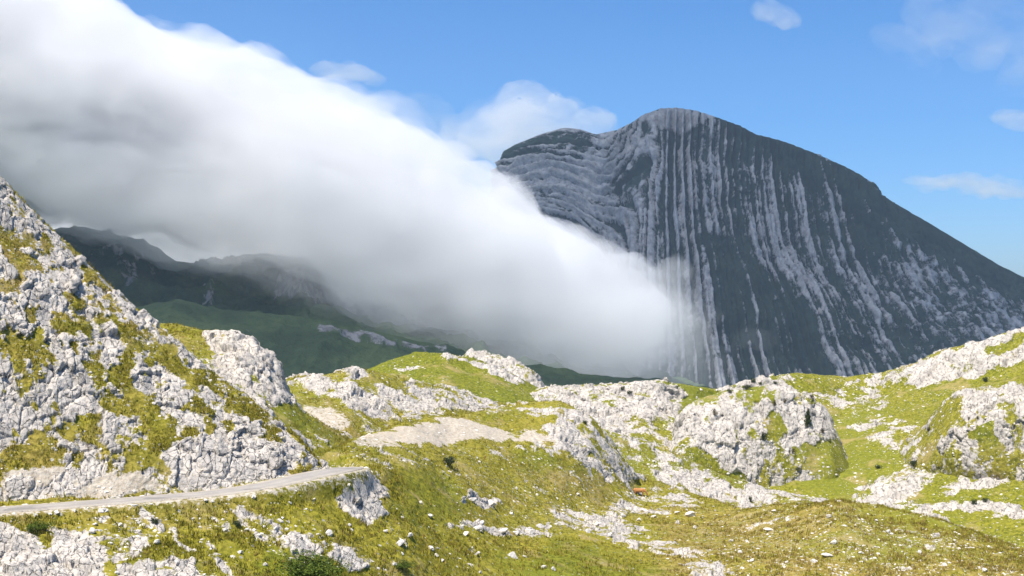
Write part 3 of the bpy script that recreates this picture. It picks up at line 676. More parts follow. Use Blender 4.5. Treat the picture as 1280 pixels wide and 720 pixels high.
# ------------------------------------------------------------------ dark slopes at the left, under the cloud
def slope_material():
    T = NT('dark_alpine_slope'); v = T.coord(); rk = T.attr('rock')
    n1 = T.noise(v, .012, 6, .65); n2 = T.noise(T.scale(v, (1, 1, .35)), .06, 6, .7); n3 = T.noise(v, .2, 4, .7)
    g = T.mix(T.ss(n1, .35, .65), (0.044, 0.068, 0.040), (0.082, 0.115, 0.056))
    g = T.mix(T.ss(n3, .5, .75, 0, .5), g, (0.014, 0.026, 0.016))
    r = T.mix(T.ss(n2, .4, .6), (0.13, 0.13, 0.135), (0.27, 0.265, 0.255))
    f = T.math('ADD', rk, T.math('MULTIPLY', T.math('SUBTRACT', n2, .5), 1.1))
    m = T.ss(f, .46, .58)
    T.bsdf(T.mix(m, g, r), .95, T.bump(n2, .8, 6.0), .05); return T.m
MAT_SLOPE = slope_material()
def slope(name, cols, lines, step, rocks, rockb, seed, amp):
    P = loft(cols, lines, step); Q = P.reshape(-1, 3)
    px = Q[:, 0] / Q[:, 1] * F + CX; py = HY - Q[:, 2] / Q[:, 1] * F
    wv = (fbm(Q, 60, 3, seed) - .5) * 16
    rk = paint(px + wv, py + wv, rockb, rocks) + (fbm(Q, 90, 4, seed + 2) - .5) * .5
    N = normals(P).reshape(-1, 3)
    top = np.broadcast_to(np.linspace(0, 1, P.shape[0])[:, None], P.shape[:2]).ravel()
    d = (fbm(Q * np.array([1, 1, .4], np.float32), 110, 5, seed + 5, .55, True) - .6) * amp + sstep(.4, .6, rk) * (fbm(Q * np.array([1, 1, .3], np.float32), 22, 4, seed + 7, .6, True) - .5) * amp * .5
    o = mesh_obj(name, Q + N * d[:, None], grid_faces(*P.shape[:2]), MAT_SLOPE, dict(rock=rk)); o['kind'] = 'structure'; return o
slope('cloudy_ridge', columns(-300, 1010, 2.1), [
  [(-300, 540, 1500), (400, 540, 1500), (860, 570, 1500), (1010, 590, 1500)],
  [(-300, 430, 1640), (60, 430, 1640), (250, 430, 1640), (400, 440, 1640), (600, 470, 1650), (860, 530, 1700), (1010, 560, 1720)],
  [(-300, 300, 1880), (60, 330, 1880), (150, 340, 1880), (240, 360, 1880), (330, 352, 1900), (430, 368, 1930), (600, 420, 2000), (760, 465, 2050), (860, 505, 2100), (1010, 545, 2150)],
  [(-300, 255, 1990), (60, 283, 1990), (110, 294, 1990), (150, 304, 1985), (200, 315, 1980), (240, 325, 1975), (252, 320, 2000), (290, 317, 2010), (340, 322, 2020), (430, 338, 2060), (520, 370, 2120), (600, 400, 2180), (700, 430, 2220), (800, 468, 2260), (900, 505, 2300), (1010, 535, 2330)],
  [(-300, 330, 2400), (860, 530, 2700), (1010, 560, 2700)]], 1.6,
  [(.75, 8, [(345, 345), (430, 350), (520, 385), (560, 410), (480, 400), (400, 380), (345, 370)]), (.62, 6, [(260, 322), (350, 322), (350, 332), (270, 332)]), (.5, 10, [(120, 300), (200, 325), (190, 350), (130, 330)]),
   (.5, 6, [(255, 360), (272, 362), (262, 395), (250, 390)]), (.45, 8, [(140, 330), (175, 345), (170, 372), (150, 360)])], .20, 301, 60)
slope('lower_slope', columns(60, 900, 2.0), [
  [(60, 560, 1000), (400, 560, 1000), (900, 580, 1000)],
  [(60, 440, 1090), (260, 440, 1090), (400, 450, 1090), (560, 470, 1100), (720, 500, 1120), (900, 520, 1150)],
  [(60, 400, 1170), (260, 392, 1170), (330, 394, 1170), (400, 408, 1170), (480, 428, 1175), (560, 444, 1185), (640, 462, 1195), (760, 480, 1210), (900, 500, 1250)],
  [(60, 390, 1210), (260, 385, 1210), (330, 388, 1210), (400, 400, 1210), (480, 420, 1215), (560, 437, 1225), (640, 455, 1235), (760, 474, 1250), (900, 492, 1290)],
  [(60, 420, 1500), (900, 520, 1500)]], 1.6,
  [(.5, 5, [(395, 400), (560, 436), (560, 446), (400, 414)])], .16, 321, 22)

# valley floor far below
g = 9000
vg = mesh_obj('valley_ground', [(-g, -200, -330), (g, -200, -330), (g, 2 * g, -330), (-g, 2 * g, -330)], [(0, 1, 2, 3)], MAT_SLOPE, dict(rock=np.zeros(4, np.float32)))
vg['kind'] = 'structure'

# ------------------------------------------------------------------ clouds
def cloud_material(name, dens, col=(.979, .979, .979)):
    T = NT(name)
    q = T.n('ShaderNodeVolumePrincipled'); q.inputs['Color'].default_value = (*col, 1)
    q.inputs['Density'].default_value = dens; q.inputs['Anisotropy'].default_value = 0.1
    T.t.links.new(q.outputs[0], T.out.inputs['Volume']); 
    try: T.m.cycles.homogeneous_volume = True
    except Exception: pass
    return T.m

def ragged_material(name, dens, lo, hi, scale, col, floor=0.0, step=1.0):
    """vapour of uneven density: shreds drawn out along the flow of the cloud"""
    T = NT(name); v = T.coord()
    mp = T.n('ShaderNodeMapping'); T.set(mp.inputs['Vector'], v); mp.inputs['Rotation'].default_value = (0, math.radians(-33), 0); mp.inputs['Scale'].default_value = (.55, .8, 1.0)
    n = T.noise(mp.outputs[0], 1 / scale, 4, .62, .35)
    d = T.ss(n, lo, hi, dens * floor, dens)
    q = T.n('ShaderNodeVolumePrincipled'); q.inputs['Color'].default_value = (*col, 1); q.inputs['Anisotropy'].default_value = .1
    T.set(q.inputs['Density'], d); T.t.links.new(q.outputs[0], T.out.inputs['Volume'])
    T.m.cycles.volume_step_rate = step
    return T.m

def bank(name, pts, mat, seed, amp, nx=220, na=96, parent=None, cell=120, cap=40.0, puffs=60, size=(20, 70), voxel=9.0, core=1.0, ends=0, box=1.0, big=0):
    """a cloud bank: rings along its length; pts (px, top, bottom, distance, half depth)"""
    p = np.array(pts, float); xs = np.linspace(p[0, 0], p[-1, 0], nx)
    top, bot, Y, dep = (np.interp(xs, p[:, 0], p[:, k]) for k in range(1, 5))
    ker = np.hanning(13); ker /= ker.sum()
    top, bot, Y, dep = (np.convolve(np.pad(a, 6, mode='edge'), ker, 'valid') for a in (top, bot, Y, dep))
    xe = p[-1, 0]; x0 = p[0, 0]
    capf = np.sqrt(np.clip(1 - np.clip((xs - (xe - cap)) / cap, 0, 1)**2, .0004, 1)) * np.sqrt(np.clip(1 - np.clip((x0 + cap - xs) / cap, 0, 1)**2, .0004, 1))
    mid = (top + bot) / 2; top = mid + (top - mid) * capf; bot = mid + (bot - mid) * capf; dep = dep * capf
    a = np.linspace(0, 2 * np.pi, na, endpoint=False)
    cz = (HY - (top + bot) / 2) / F * Y; rz = (bot - top) / 2 / F * Y
    X = (xs - CX) / F * Y
    V = np.stack([np.repeat(X[:, None], na, 1), Y[:, None] + core * dep[:, None] * (np.sign(np.cos(a)) * np.abs(np.cos(a))**box)[None], cz[:, None] + core * rz[:, None] * (np.sign(np.sin(a)) * np.abs(np.sin(a))**box)[None]], -1)
    Q = V.reshape(-1, 3).astype(np.float32)
    i = np.arange(nx * na).reshape(nx, na); j = np.roll(i, -1, 1)
    faces = np.stack([i[:-1], j[:-1], j[1:], i[1:]], -1).reshape(-1, 4).tolist()
    n0 = nx * na
    tri = [(int(j[0, k]), int(i[0, k]), n0) for k in range(na)] + [(int(i[-1, k]), int(j[-1, k]), n0 + 1) for k in range(na)]
    VV = [np.vstack([Q, Q[:na].mean(0), Q[-na:].mean(0)])]; FF = faces + tri; off = n0 + 2
    r_ = np.random.default_rng(seed)
    for k in range(puffs):                               # rounded billows that swell out of the bank
        ix = r_.integers(2, nx - 2); ia = r_.integers(na); rm_ = min(rz[ix], dep[ix])
        rr = min(rm_ * .75, size[0] + (size[1] - size[0]) * r_.random()**2)
        if k < big: rr = min(rm_ * .8, 65 + 75 * r_.random()); ia = int(na * (.08 + .62 * r_.random()))
        c = np.array([X[ix], Y[ix] + (dep[ix] - rr * .55) * math.cos(a[ia]), cz[ix] + (rz[ix] - rr * (.62 if a[ia] < math.pi else .45)) * math.sin(a[ia])])
        VV.append(PUFF[0] * rr * np.array([1.15, 1, .9]) + c); FF += (PUFF[1] + off).tolist(); off += len(PUFF[0])
    for k in range(ends):                                # ragged scraps at the lower end
        ix = int(nx * (1 - min(.5, 95 / (xe - x0)) * r_.random()**1.2)) - 1; th = r_.random() * 6.3; q = .45 + .5 * r_.random(); rr = 6 + 26 * r_.random()**2
        e0 = max(0, ix - 12); c = np.array([X[ix] + r_.normal() * 22, Y[e0] + dep[e0] * .8 * q * math.cos(th), cz[e0] + rz[e0] * q * math.sin(th)])
        VV.append(PUFF[0] * rr * np.array([1.3, 1.2, .8]) + c); FF += (PUFF[1] + off).tolist(); off += len(PUFF[0])
    me = bpy.data.meshes.new(name); me.from_pydata(np.vstack(VV).tolist(), [], FF); me.update()
    o = bpy.data.objects.new(name, me); COL.objects.link(o)
    m = o.modifiers.new('union', 'REMESH'); m.mode = 'VOXEL'; m.voxel_size = voxel
    m = o.modifiers.new('soften', 'SMOOTH'); m.iterations = 3; m.factor = .5
    ev = o.evaluated_get(bpy.context.evaluated_depsgraph_get()); me2 = bpy.data.meshes.new_from_object(ev)
    o.modifiers.clear(); o.data = me2
    nv = len(me2.vertices); co = np.empty(nv * 3, np.float32); me2.vertices.foreach_get('co', co); co = co.reshape(-1, 3)
    nn = np.empty(nv * 3, np.float32); me2.vertex_normals.foreach_get('vector', nn); nn = nn.reshape(-1, 3)
    co = co + nn * ((fbm(co, cell, 5, seed, .58) - .5) * amp)[:, None]
    me2.vertices.foreach_set('co', co.ravel()); me2.update()
    me2.polygons.foreach_set('use_smooth', np.ones(len(me2.polygons), bool))
    me2.materials.clear(); me2.materials.append(mat)
    if parent: o.parent = parent
    return o

def puff_ball():
    import bmesh
    bm = bmesh.new(); bmesh.ops.create_icosphere(bm, subdivisions=2, radius=1)
    V = np.array([v.co[:] for v in bm.verts]); Fc = np.array([[v.index for v in f.verts] for f in bm.faces]); bm.free(); return V, Fc
PUFF = puff_ball()
CW = (.925, .924, .924)
M_DENSE = cloud_material('cloud_dense', .016, CW); M_SOFT = ragged_material('cloud_ragged', .022, .36, .66, 85, CW, .04, .16); M_MIST = ragged_material('mist', .0058, .36, .66, 110, (.97, .97, .97), .12, .2); M_VEIL = cloud_material('mist_thin', .0009); M_OVER = cloud_material('cloud_overhead', .007)
cb = bank('cloud_bank', [(-700, -360, 40, 1700, 260), (-300, -120, 110, 1750, 220), (0, 20, 180, 1800, 180), (130, 72, 214, 1830, 170), (200, 100, 236, 1850, 165), (300, 130, 262, 1880, 160), (400, 165, 298, 1910, 155), (450, 186, 325, 1930, 150),
   (520, 214, 368, 1960, 145), (575, 246, 392, 1990, 135), (640, 288, 412, 2020, 120), (700, 330, 424, 2050, 105), (750, 358, 434, 2080, 85), (782, 372, 440, 2100, 70)],
   M_DENSE, 401, 46, 200, 64, cell=85, cap=110, puffs=500, size=(12, 70), voxel=8.5, box=.8, big=40)
tag(cb, 'huge white cloud bank pouring down over the ridge in front of the striped mountain', 'cloud')
bank('soft_edge', [(-700, -430, 90, 1700, 330), (0, -58, 268, 1800, 270), (130, 8, 268, 1830, 255), (200, 38, 290, 1850, 245), (260, 56, 300, 1870, 240), (320, 72, 302, 1890, 235), (450, 124, 350, 1930, 220), (520, 158, 390, 1960, 208), (575, 190, 426, 1990, 195), (640, 238, 446, 2020, 175), (700, 284, 458, 2050, 155),
   (760, 318, 468, 2080, 125), (832, 340, 476, 2105, 100)], M_SOFT, 421, 46, 180, 64, parent=cb, cell=64, cap=90, puffs=900, size=(10, 70), voxel=9, box=.85)
bank('mist', [(-120, 160, 272, 1800, 200), (60, 170, 272, 1800, 220), (200, 190, 312, 1800, 260), (300, 200, 320, 1820, 260), (400, 210, 340, 1850, 270), (560, 230, 430, 1900, 260), (680, 290, 486, 1950, 240), (780, 330, 496, 2000, 190), (852, 348, 502, 2040, 130)],
   M_MIST, 441, 50, 160, 64, parent=cb, cell=70, cap=90, puffs=500, size=(14, 80), voxel=11, ends=60)
bank('veil', [(60, 220, 290, 1800, 200), (250, 230, 322, 1820, 300), (450, 230, 395, 1850, 330), (600, 250, 470, 1900, 310), (720, 310, 505, 1950, 250), (820, 350, 515, 2000, 180), (882, 395, 520, 2040, 110)],
   M_VEIL, 447, 55, 160, 64, parent=cb, cell=80, cap=90, puffs=400, size=(14, 90), voxel=12, ends=60)
bank('far_side', [(-400, 130, 400, 2500, 200), (0, 150, 400, 2500, 260), (200, 180, 400, 2500, 260), (400, 240, 420, 2520, 240), (520, 300, 440, 2550, 150)], M_OVER, 449, 40, 80, 40, parent=cb, cell=100, cap=80, puffs=120, size=(20, 90), voxel=16)
# two broad unseen clouds, added overhead to shade the mountain and the far slopes
oc = bank('added_shade_cloud', [(160, -600, -500, 2560, 200), (280, -650, -490, 2600, 440), (700, -670, -480, 2640, 600), (1100, -670, -480, 2640, 600), (1500, -650, -490, 2600, 520), (1650, -600, -510, 2560, 200)], M_OVER, 461, 30, 80, 40, cell=160, puffs=30, voxel=28)
tag(oc, 'unseen flat cloud added to shade the striped mountain', 'cloud')
oc = bank('added_shade_cloud', [(-2050, -1560, -1390, 860, 120), (-1850, -1640, -1370, 860, 250), (-950, -1660, -1360, 860, 300), (100, -1660, -1360, 860, 300), (700, -1640, -1370, 860, 280), (860, -1560, -1400, 860, 120)], M_OVER, 467, 20, 80, 40, cell=130, puffs=30, voxel=20)
tag(oc, 'unseen flat cloud added to shade the dark slopes beyond the crag', 'cloud')

M_WISP = ragged_material('cloud_wisp', .0034, .36, .66, 260, (.985, .985, .985), .02, .2); M_THIN = ragged_material('cloud_thin', .0008, .38, .68, 320, (.985, .985, .985), .0, .2)
def wisp(pts, mat, seed, label, amp=90, cell=260):
    tag(bank('small_cloud', pts, mat, seed, amp * 1.2, 90, 40, cell=cell * .6, cap=12, puffs=150, size=(30, 150), voxel=26, core=.5), label, 'cloud')
wisp([(545, 175, 190, 9000, 60), (575, 140, 200, 9000, 260), (620, 118, 205, 9000, 420), (655, 106, 205, 9000, 480), (690, 116, 200, 9000, 420), (730, 132, 195, 9000, 300), (775, 148, 165, 9000, 60)], M_WISP, 501, 'soft white cumulus peeping out behind the left shoulder of the mountain')
wisp([(385, 84, 92, 7000, 40), (410, 80, 104, 7000, 200), (450, 84, 106, 7000, 220), (478, 92, 105, 7000, 120), (490, 98, 102, 7000, 30)], M_WISP, 503, 'small lilac wisp just above the top edge of the cloud bank', 60, 160)
wisp([(470, 128, 150, 7500, 60), (510, 118, 170, 7500, 220), (545, 122, 180, 7500, 220), (565, 140, 170, 7500, 40)], M_THIN, 505, 'thin torn shred between the cloud bank and the cumulus', 70, 160)
wisp([(936, 4, 12, 9000, 30), (955, -2, 22, 9000, 200), (980, 12, 34, 9000, 180), (1002, 24, 34, 9000, 30)], M_WISP, 507, 'little white puff high in the open blue sky', 70, 180)
wisp([(1120, 222, 228, 9500, 40), (1160, 217, 236, 9500, 260), (1215, 219, 244, 9500, 380), (1260, 226, 246, 9500, 380), (1330, 232, 246, 9500, 100)], M_WISP, 509, 'long flat white streak above the right flank of the mountain', 60, 260)
wisp([(1235, 140, 146, 9500, 40), (1265, 136, 158, 9500, 260), (1310, 140, 160, 9500, 300), (1360, 146, 152, 9500, 40)], M_WISP, 511, 'small bright cloud cut by the picture edge over the flat streak', 60, 200)
wisp([(1085, 30, 40, 9000, 40), (1120, 36, 66, 9000, 260), (1150, 58, 88, 9000, 240), (1175, 84, 96, 9000, 40)], M_THIN, 513, 'faint slanting veil in the upper sky', 90, 260)
wisp([(1130, 0, 30, 9000, 60), (1190, -30, 70, 9000, 420), (1260, -40, 110, 9000, 520), (1340, -40, 120, 9000, 520), (1420, 0, 60, 9000, 100)], M_THIN, 515, 'pale lilac veil spread across the top corner of the sky', 140, 420)

# air
hz = bpy.data.meshes.new('haze')
hx, hy0, hy1, z0, z1 = 6000, -150, 5200, -335, 900
hv = [(sx * hx, y, z) for z in (z0, z1) for y in (hy0, hy1) for sx in (-1, 1)]
hz.from_pydata(hv, [], [(0, 2, 3, 1), (4, 5, 7, 6), (0, 1, 5, 4), (2, 6, 7, 3), (0, 4, 6, 2), (1, 3, 7, 5)])
ho = bpy.data.objects.new('haze', hz); COL.objects.link(ho); ho['kind'] = 'stuff'
hz.materials.append(cloud_material('air', 4.4e-5, (.62, .78, 1.0)))

# ------------------------------------------------------------------ road
dirs = np.gradient(ROADC[:, :2], axis=0); dirs /= np.linalg.norm(dirs, axis=1, keepdims=True)
nrm2 = np.stack([-dirs[:, 1], dirs[:, 0]], 1)
offs = [-HALF, -HALF + .05, -1.35, -.9, -.4, 0, .4, .9, 1.35, HALF - .05, HALF]; zo = [-.12, .0, .025, .025, .04, .045, .04, .025, .025, 0, -.12]
edge = (fbm(np.c_[np.arange(160) * .6, np.zeros(160), np.zeros(160)].astype(np.float32), 1.5, 3, 77) - .5) * .5
V = []
for k in range(160):
    for o_, z_ in zip(offs, zo):
        f_ = o_ + (edge[k] if abs(o_) > 1.5 else 0)
        V.append((ROADC[k, 0] + nrm2[k, 0] * f_, ROADC[k, 1] + nrm2[k, 1] * f_, ROADC[k, 2] + z_))
T = NT('worn_asphalt'); v = T.coord(); n = T.noise(v, .4, 5, .6); n2 = T.noise(v, 4, 4, .7)
col = T.mix(T.ss(n, .35, .65), (0.30, 0.275, 0.25), (0.38, 0.35, 0.31)); col = T.mix(T.ss(n2, .55, .75, 0, .5), col, (0.20, 0.185, 0.175))
col = T.mix(T.math('MULTIPLY', T.attr('track'), T.ss(n, .3, .6, .1, .4)), col, (0.22, 0.205, 0.19))
col = T.mix(T.ss(T.noise(v, .16, 3, .5, .4), .60, .63, 0, .6), col, (0.17, 0.16, 0.15))
col = T.mix(T.math('MULTIPLY', T.attr('gravel'), T.ss(n2, .35, .6)), col, (0.46, 0.40, 0.31))
T.bsdf(col, .9, T.bump(n2, .4, .03), .1)
rd = mesh_obj('road', V, grid_faces(160, 11), T.m, dict(track=np.tile([0, 0, .3, 1, .2, 0, .2, 1, .3, 0, 0], 160).astype(np.float32), gravel=np.tile([1, 1, .25, 0, 0, 0, 0, 0, .25, 1, 1], 160).astype(np.float32))); rd['kind'] = 'structure'

# ------------------------------------------------------------------ rocks
def ico(sub):
    import bmesh
    bm = bmesh.new(); bmesh.ops.create_icosphere(bm, subdivisions=sub, radius=1)
    V = np.array([v.co[:] for v in bm.verts], np.float32); Fc = np.array([[v.index for v in f.verts] for f in bm.faces], np.int32)
    bm.free(); return V, Fc
ICO3, ICO1 = ico(4), ico(1)
def rock_mesh(seed, base=ICO3, cuts=11, rough=.16):
    r = np.random.default_rng(seed); V = base[0].copy()
    for k in range(cuts):
        n = r.normal(size=3); n /= np.linalg.norm(n); d = r.uniform(.45, .8)
        V -= np.outer(np.maximum(0, V @ n - d), n)
    if rough:
        f1, f2, c, tl = voro(V + 9, .55, seed)
        V *= (1 + (fbm(V + 5, .7, 4, seed, .6) - .5) * rough * 2.2 + (c - .5) * .10 - sstep(.08, 0, f2 - f1) * .07)[:, None]
    V *= np.array([r.uniform(.9, 1.25), r.uniform(.75, 1.1), r.uniform(.55, .85)], np.float32)
    return V.astype(np.float32)
ROCKS = []
for k in range(12):
    me_o = mesh_obj('rock_shape', rock_mesh(900 + k), ICO3[1], MAT_ROCK, smooth=False)
    ROCKS.append(me_o.data); bpy.data.objects.remove(me_o)
LOOSE = []
for me_ in ROCKS:
    q_ = me_.copy(); q_.name = 'boulder_shape'; q_.materials.clear(); q_.materials.append(MAT_STONE); LOOSE.append(q_)

dg = bpy.context.evaluated_depsgraph_get()
names = ['meadow', 'crag', 'shoulder', 'rocky_hill', 'green_hill', 'far_ridge', 'spur', 'limestone_dome', 'broken_cliff']
def ground_at(px, py):
    """the first surface that a line of sight through this pixel meets"""
    best = None; d = Vector(((px - CX) / F, 1.0, (HY - py) / F)).normalized()
    for n in names:
        ok, loc, nr, _ = SHEETS[n]['o'].ray_cast((0, 0, 0), d)
        if ok and (best is None or loc.y < best[0].y): best = (loc, nr, n)
    return best

def place(me, name, loc, size, rz, tilt=(0, 0), parent=None):
    o = bpy.data.objects.new(name, me); COL.objects.link(o)
    o.location = loc; o.scale = size; o.rotation_euler = (tilt[0], tilt[1], rz)
    if parent: o.parent = parent
    return o

# boulders that lie loose on the turf: (px, py of the middle, width in px)
B = [(501,677,14),(512,668,9),(539,684,11),(545,693,7),(552,700,6),(582,667,9),(656,695,8),(680,708,9),(691,711,8),(614,628,14),(645,610,6),(672,618,5),(640,641,7),
     (675,657,10),(597,659,15),(603,652,7),(630,663,12),(645,665,12),(662,663,13),(586,705,5),(600,715,6),(537,644,10),(492,705,8),(526,628,6),(481,663,8),(590,624,11),(578,657,8),
     (722,617,6),(778,644,9),(798,649,7),(817,645,9),(862,642,16),(868,659,7),(747,654,9),(735,664,8),(762,668,9),(806,637,8),(790,640,6),(846,640,7),
     (1017,700,8),(1042,677,10),(967,638,8),(1037,645,11),(1110,664,8),(1150,690,8),(1095,650,6),(985,650,6),(925,690,6),(915,675,8),(940,700,7),(1075,690,6),(1180,705,7),(1230,712,8),
     (392,624,6),(363,628,7),(344,660,8),(412,666,13),(130,636,7),(94,638,6),(114,663,12),(119,654,7),(195,677,12),(168,687,7),(71,639,8),(308,661,7),(282,662,8),(317,620,8),(257,625,8),(221,702,9),(324,668,6),(300,690,7),(332,705,7),(240,648,6),(150,655,7)]
for k, (bx, by, bw) in enumerate(B):
    h = ground_at(bx, by + bw * .22)
    if not h: continue
    r = bw / 2 / F * h[0].y * 1.05
    o = place(LOOSE[k % 12], 'boulder', h[0] + Vector((0, 0, r * .25)), (r, r, r * random.uniform(.8, 1.15)), random.uniform(0, 6.3), (random.uniform(-.3, .3), random.uniform(-.3, .3)))
    if bx < 475:
        if by < 641: tag(o, 'pale boulder on the grassy verge directly under the lower edge of the road', 'boulder', 'boulders on the verge')
        elif bx > 275: tag(o, 'pale boulder in rough grass around the large bright green spreading shrub', 'boulder', 'boulders near the spreading shrub')
        else: tag(o, 'pale boulder beside the cracked slabs at the foot of the bank', 'boulder', 'boulders beside the cracked slabs')
    elif bx < 700:
        if by < 646 and bx > 555: tag(o, 'pale boulder beside the lone double-humped outcrop under the knoll', 'boulder', 'boulders by the lone outcrop')
        elif bx > 555 and by < 672: tag(o, 'pale boulder in the row of rocks along the lip of the smooth turf', 'boulder', 'boulders in the row')
        elif bx > 640: tag(o, 'pale boulder strung out downhill from the pointed grey-sided boulder', 'boulder', 'boulders below the pointed one')
        elif bx < 530: tag(o, 'pale boulder on the slope below the white outcrop at the bend of the road', 'boulder', 'boulders below the bend')
        else: tag(o, 'pale boulder scattered over the open grass in the bottom of the dell', 'boulder', 'boulders in the dell')
    elif bx < 880: tag(o, 'pale boulder in the stony band near the grazing cow', 'boulder', 'boulders in the stony band')
    elif by < 680: tag(o, 'pale boulder in ochre grass close under the crest of the low rise', 'boulder', 'boulders near the crest')
    else: tag(o, 'pale boulder in ochre grass far down the low rise', 'boulder', 'boulders low on the rise')
for bx, by, bw, sh, lab in ((640, 694, 17, (1, .8, 1.0), 'pointed grey-sided limestone boulder standing alone on smooth green turf of the dell'), (960, 662, 17, (1.1, .8, .45), 'flat pale slab in the greenest dip of the ochre rise'),
                            (1033, 694, 19, (1.1, .8, .42), 'long low pale slab lying in ochre grass lower down the rise')):
    h = ground_at(bx, by + 2); r = bw / 2 / F * h[0].y
    tag(place(LOOSE[3 if bx < 700 else 7], 'boulder', h[0] + Vector((0, 0, r * .2)), (r * sh[0], r * sh[1], r * sh[2]), .4, (.15, .1)), lab, 'boulder')

# blocks that stand out of the outcrops
def blocks(sheet, n, lo, hi, rmin=.62, xlim=(-20, 1300), vmax=2000):
    S = SHEETS[sheet]; ok = np.where((S['rk'] > rmin) & (S['px'] > xlim[0]) & (S['px'] < xlim[1]) & (S['py'] < 722))[0]
    nr, nc = S['shape']; ok = ok[(ok // nc) < nr - nr // 8]
    if S['rd'] is not None: ok = ok[S['rd'][ok] > HALF + 1.5]
    if len(ok) < n: return
    for i in rng.choice(ok, n, replace=False):
        p = Vector(S['P'][i].tolist()); nn = Vector(S['N'][i].tolist()); r = lo + (hi - lo) * rng.random()**2.2
        o = place(ROCKS[rng.integers(12)], 'rock', p - nn * r * .42, (r, r * .85, r * .72), rng.random() * 6.3, parent=S['o'])
        q = nn.to_track_quat('Z', 'Y') @ Vector((0, 0, 1)).to_track_quat('Z', 'Y').inverted()
        o.rotation_mode = 'QUATERNION'
        from mathutils import Quaternion
        o.rotation_quaternion = q @ Quaternion((0, 0, 1), rng.random() * 6.3)
blocks('crag', 150, .3, 1.2); blocks('meadow', 200, .25, .8); blocks('shoulder', 70, .35, 1.3); blocks('rocky_hill', 90, .35, 1.0)
blocks('far_ridge', 180, .45, 1.6); blocks('spur', 80, .35, 1.0); blocks('limestone_dome', 120, .5, 1.9); blocks('broken_cliff', 80, .5, 1.8)

# loose stones too many to count
SV = [rock_mesh(700 + k, ICO1, 4, 0) for k in range(8)]
def stones(sheet, n, lo, hi):
    S = SHEETS[sheet]; w = np.clip(S['stony'] - .25, 0, 1)**1.5 * (S['rk'] < .5) + .9 * ((S['rk'] > .36) & (S['rk'] < .5)) + .5 * (S['bare'] > .4)
    w = w * (S['px'] > -30) * (S['px'] < 1310) * (S['py'] < 725)
    if S['rd'] is not None: w = w * (S['rd'] > HALF + .3)
    idx = rng.choice(len(w), n, p=w / w.sum())
    VV, FF = [], []
    for q, i in enumerate(idx):
        r = lo + (hi - lo) * rng.random()**3; V = SV[q % 8]; a = rng.random() * 6.3; ca, sa = math.cos(a), math.sin(a)
        R = np.array([[ca, -sa, 0], [sa, ca, 0], [0, 0, 1]]); W_ = V @ R.T * r; nn = S['N'][i]; W_ = W_ - .3 * np.outer(W_ @ nn, nn); VV.append(W_ + S['P'][i] - nn * r * .08); FF.append(ICO1[1] + q * len(V))
    o = mesh_obj('loose_stones', np.vstack(VV), np.vstack(FF), MAT_STONE, smooth=False, parent=S['o']); o['kind'] = 'stuff'
for a in (('meadow', 3600, .06, .36), ('crag', 450, .06, .3), ('shoulder', 250, .06, .3), ('rocky_hill', 500, .1, .45), ('far_ridge', 1300, .15, .65), ('spur', 600, .1, .5), ('limestone_dome', 300, .15, .6), ('broken_cliff', 250, .15, .6), ('green_hill', 150, .15, .5)):
    stones(*a)

# ------------------------------------------------------------------ grass
T = NT('grass_blades'); tn = T.attr('tint'); dk = T.attr('dryness')
gc = T.mix(tn, (0.13, 0.125, 0.012), (0.36, 0.31, 0.035)); gc = T.mix(dk, gc, T.mix(tn, (0.15, 0.095, 0.022), (0.36, 0.26, 0.075)))
T.bsdf(gc, .8, None, .1); MAT_BLADE = T.m
def grass(sheet, n, lo, hi, blades=5):
    S = SHEETS[sheet]; w = ((S['rk'] < .46) & (S['px'] > -30) & (S['px'] < 1310) & (S['py'] < 726)).astype(float) * (S['bare'] < .4)
    if S['rd'] is not None: w = w * (S['rd'] > HALF + .15)
    clump = np.clip(fbm(S['P'], 2.2, 3, 55) * 3 - 1.0, .02, 1); w = w * clump
    idx = rng.choice(len(w), n, p=w / w.sum())
    P = S['P'][idx].astype(np.float32); m = n * blades
    base = np.repeat(P, blades, 0) + rng.normal(0, .10, (m, 3)) * np.array([1, 1, .1])
    a = rng.random(m) * 6.3; hgt = (lo + (hi - lo) * rng.random(m)**2) * np.repeat(.6 + .8 * rng.random(n), blades)
    ln = rng.normal(0, .35, (m, 2)) * hgt[:, None]
    wd = np.stack([np.cos(a), np.sin(a), np.zeros(m)], 1) * (.035 + .05 * rng.random(m))[:, None] * (.6 + hgt[:, None])
    tip = base + np.c_[ln, hgt]; base[:, 2] -= .06
    V = np.stack([base - wd, base + wd, tip], 1).reshape(-1, 3); Fc = np.arange(m * 3).reshape(-1, 3)
    t = np.repeat(np.repeat(np.clip(rng.normal(.5, .28, n), 0, 1), blades), 3); d = np.repeat(np.repeat((rng.random(n) < .10 + .5 * np.clip(paint(S['px'][idx], S['py'][idx], .1, [(.9, 25, [(820, 640), (1050, 625), (1300, 690), (1300, 740), (820, 740)])]), 0, 1)).astype(np.float32), blades), 3)
    o = mesh_obj('grass', V, Fc, MAT_BLADE, dict(tint=t.astype(np.float32), dryness=d.astype(np.float32)), smooth=False, parent=S['o']); o['kind'] = 'stuff'
for a in (('meadow', 30000, .12, .42), ('crag', 9000, .10, .28), ('shoulder', 4000, .10, .30), ('spur', 3500, .15, .5), ('rocky_hill', 3500, .15, .5)):
    grass(*a)

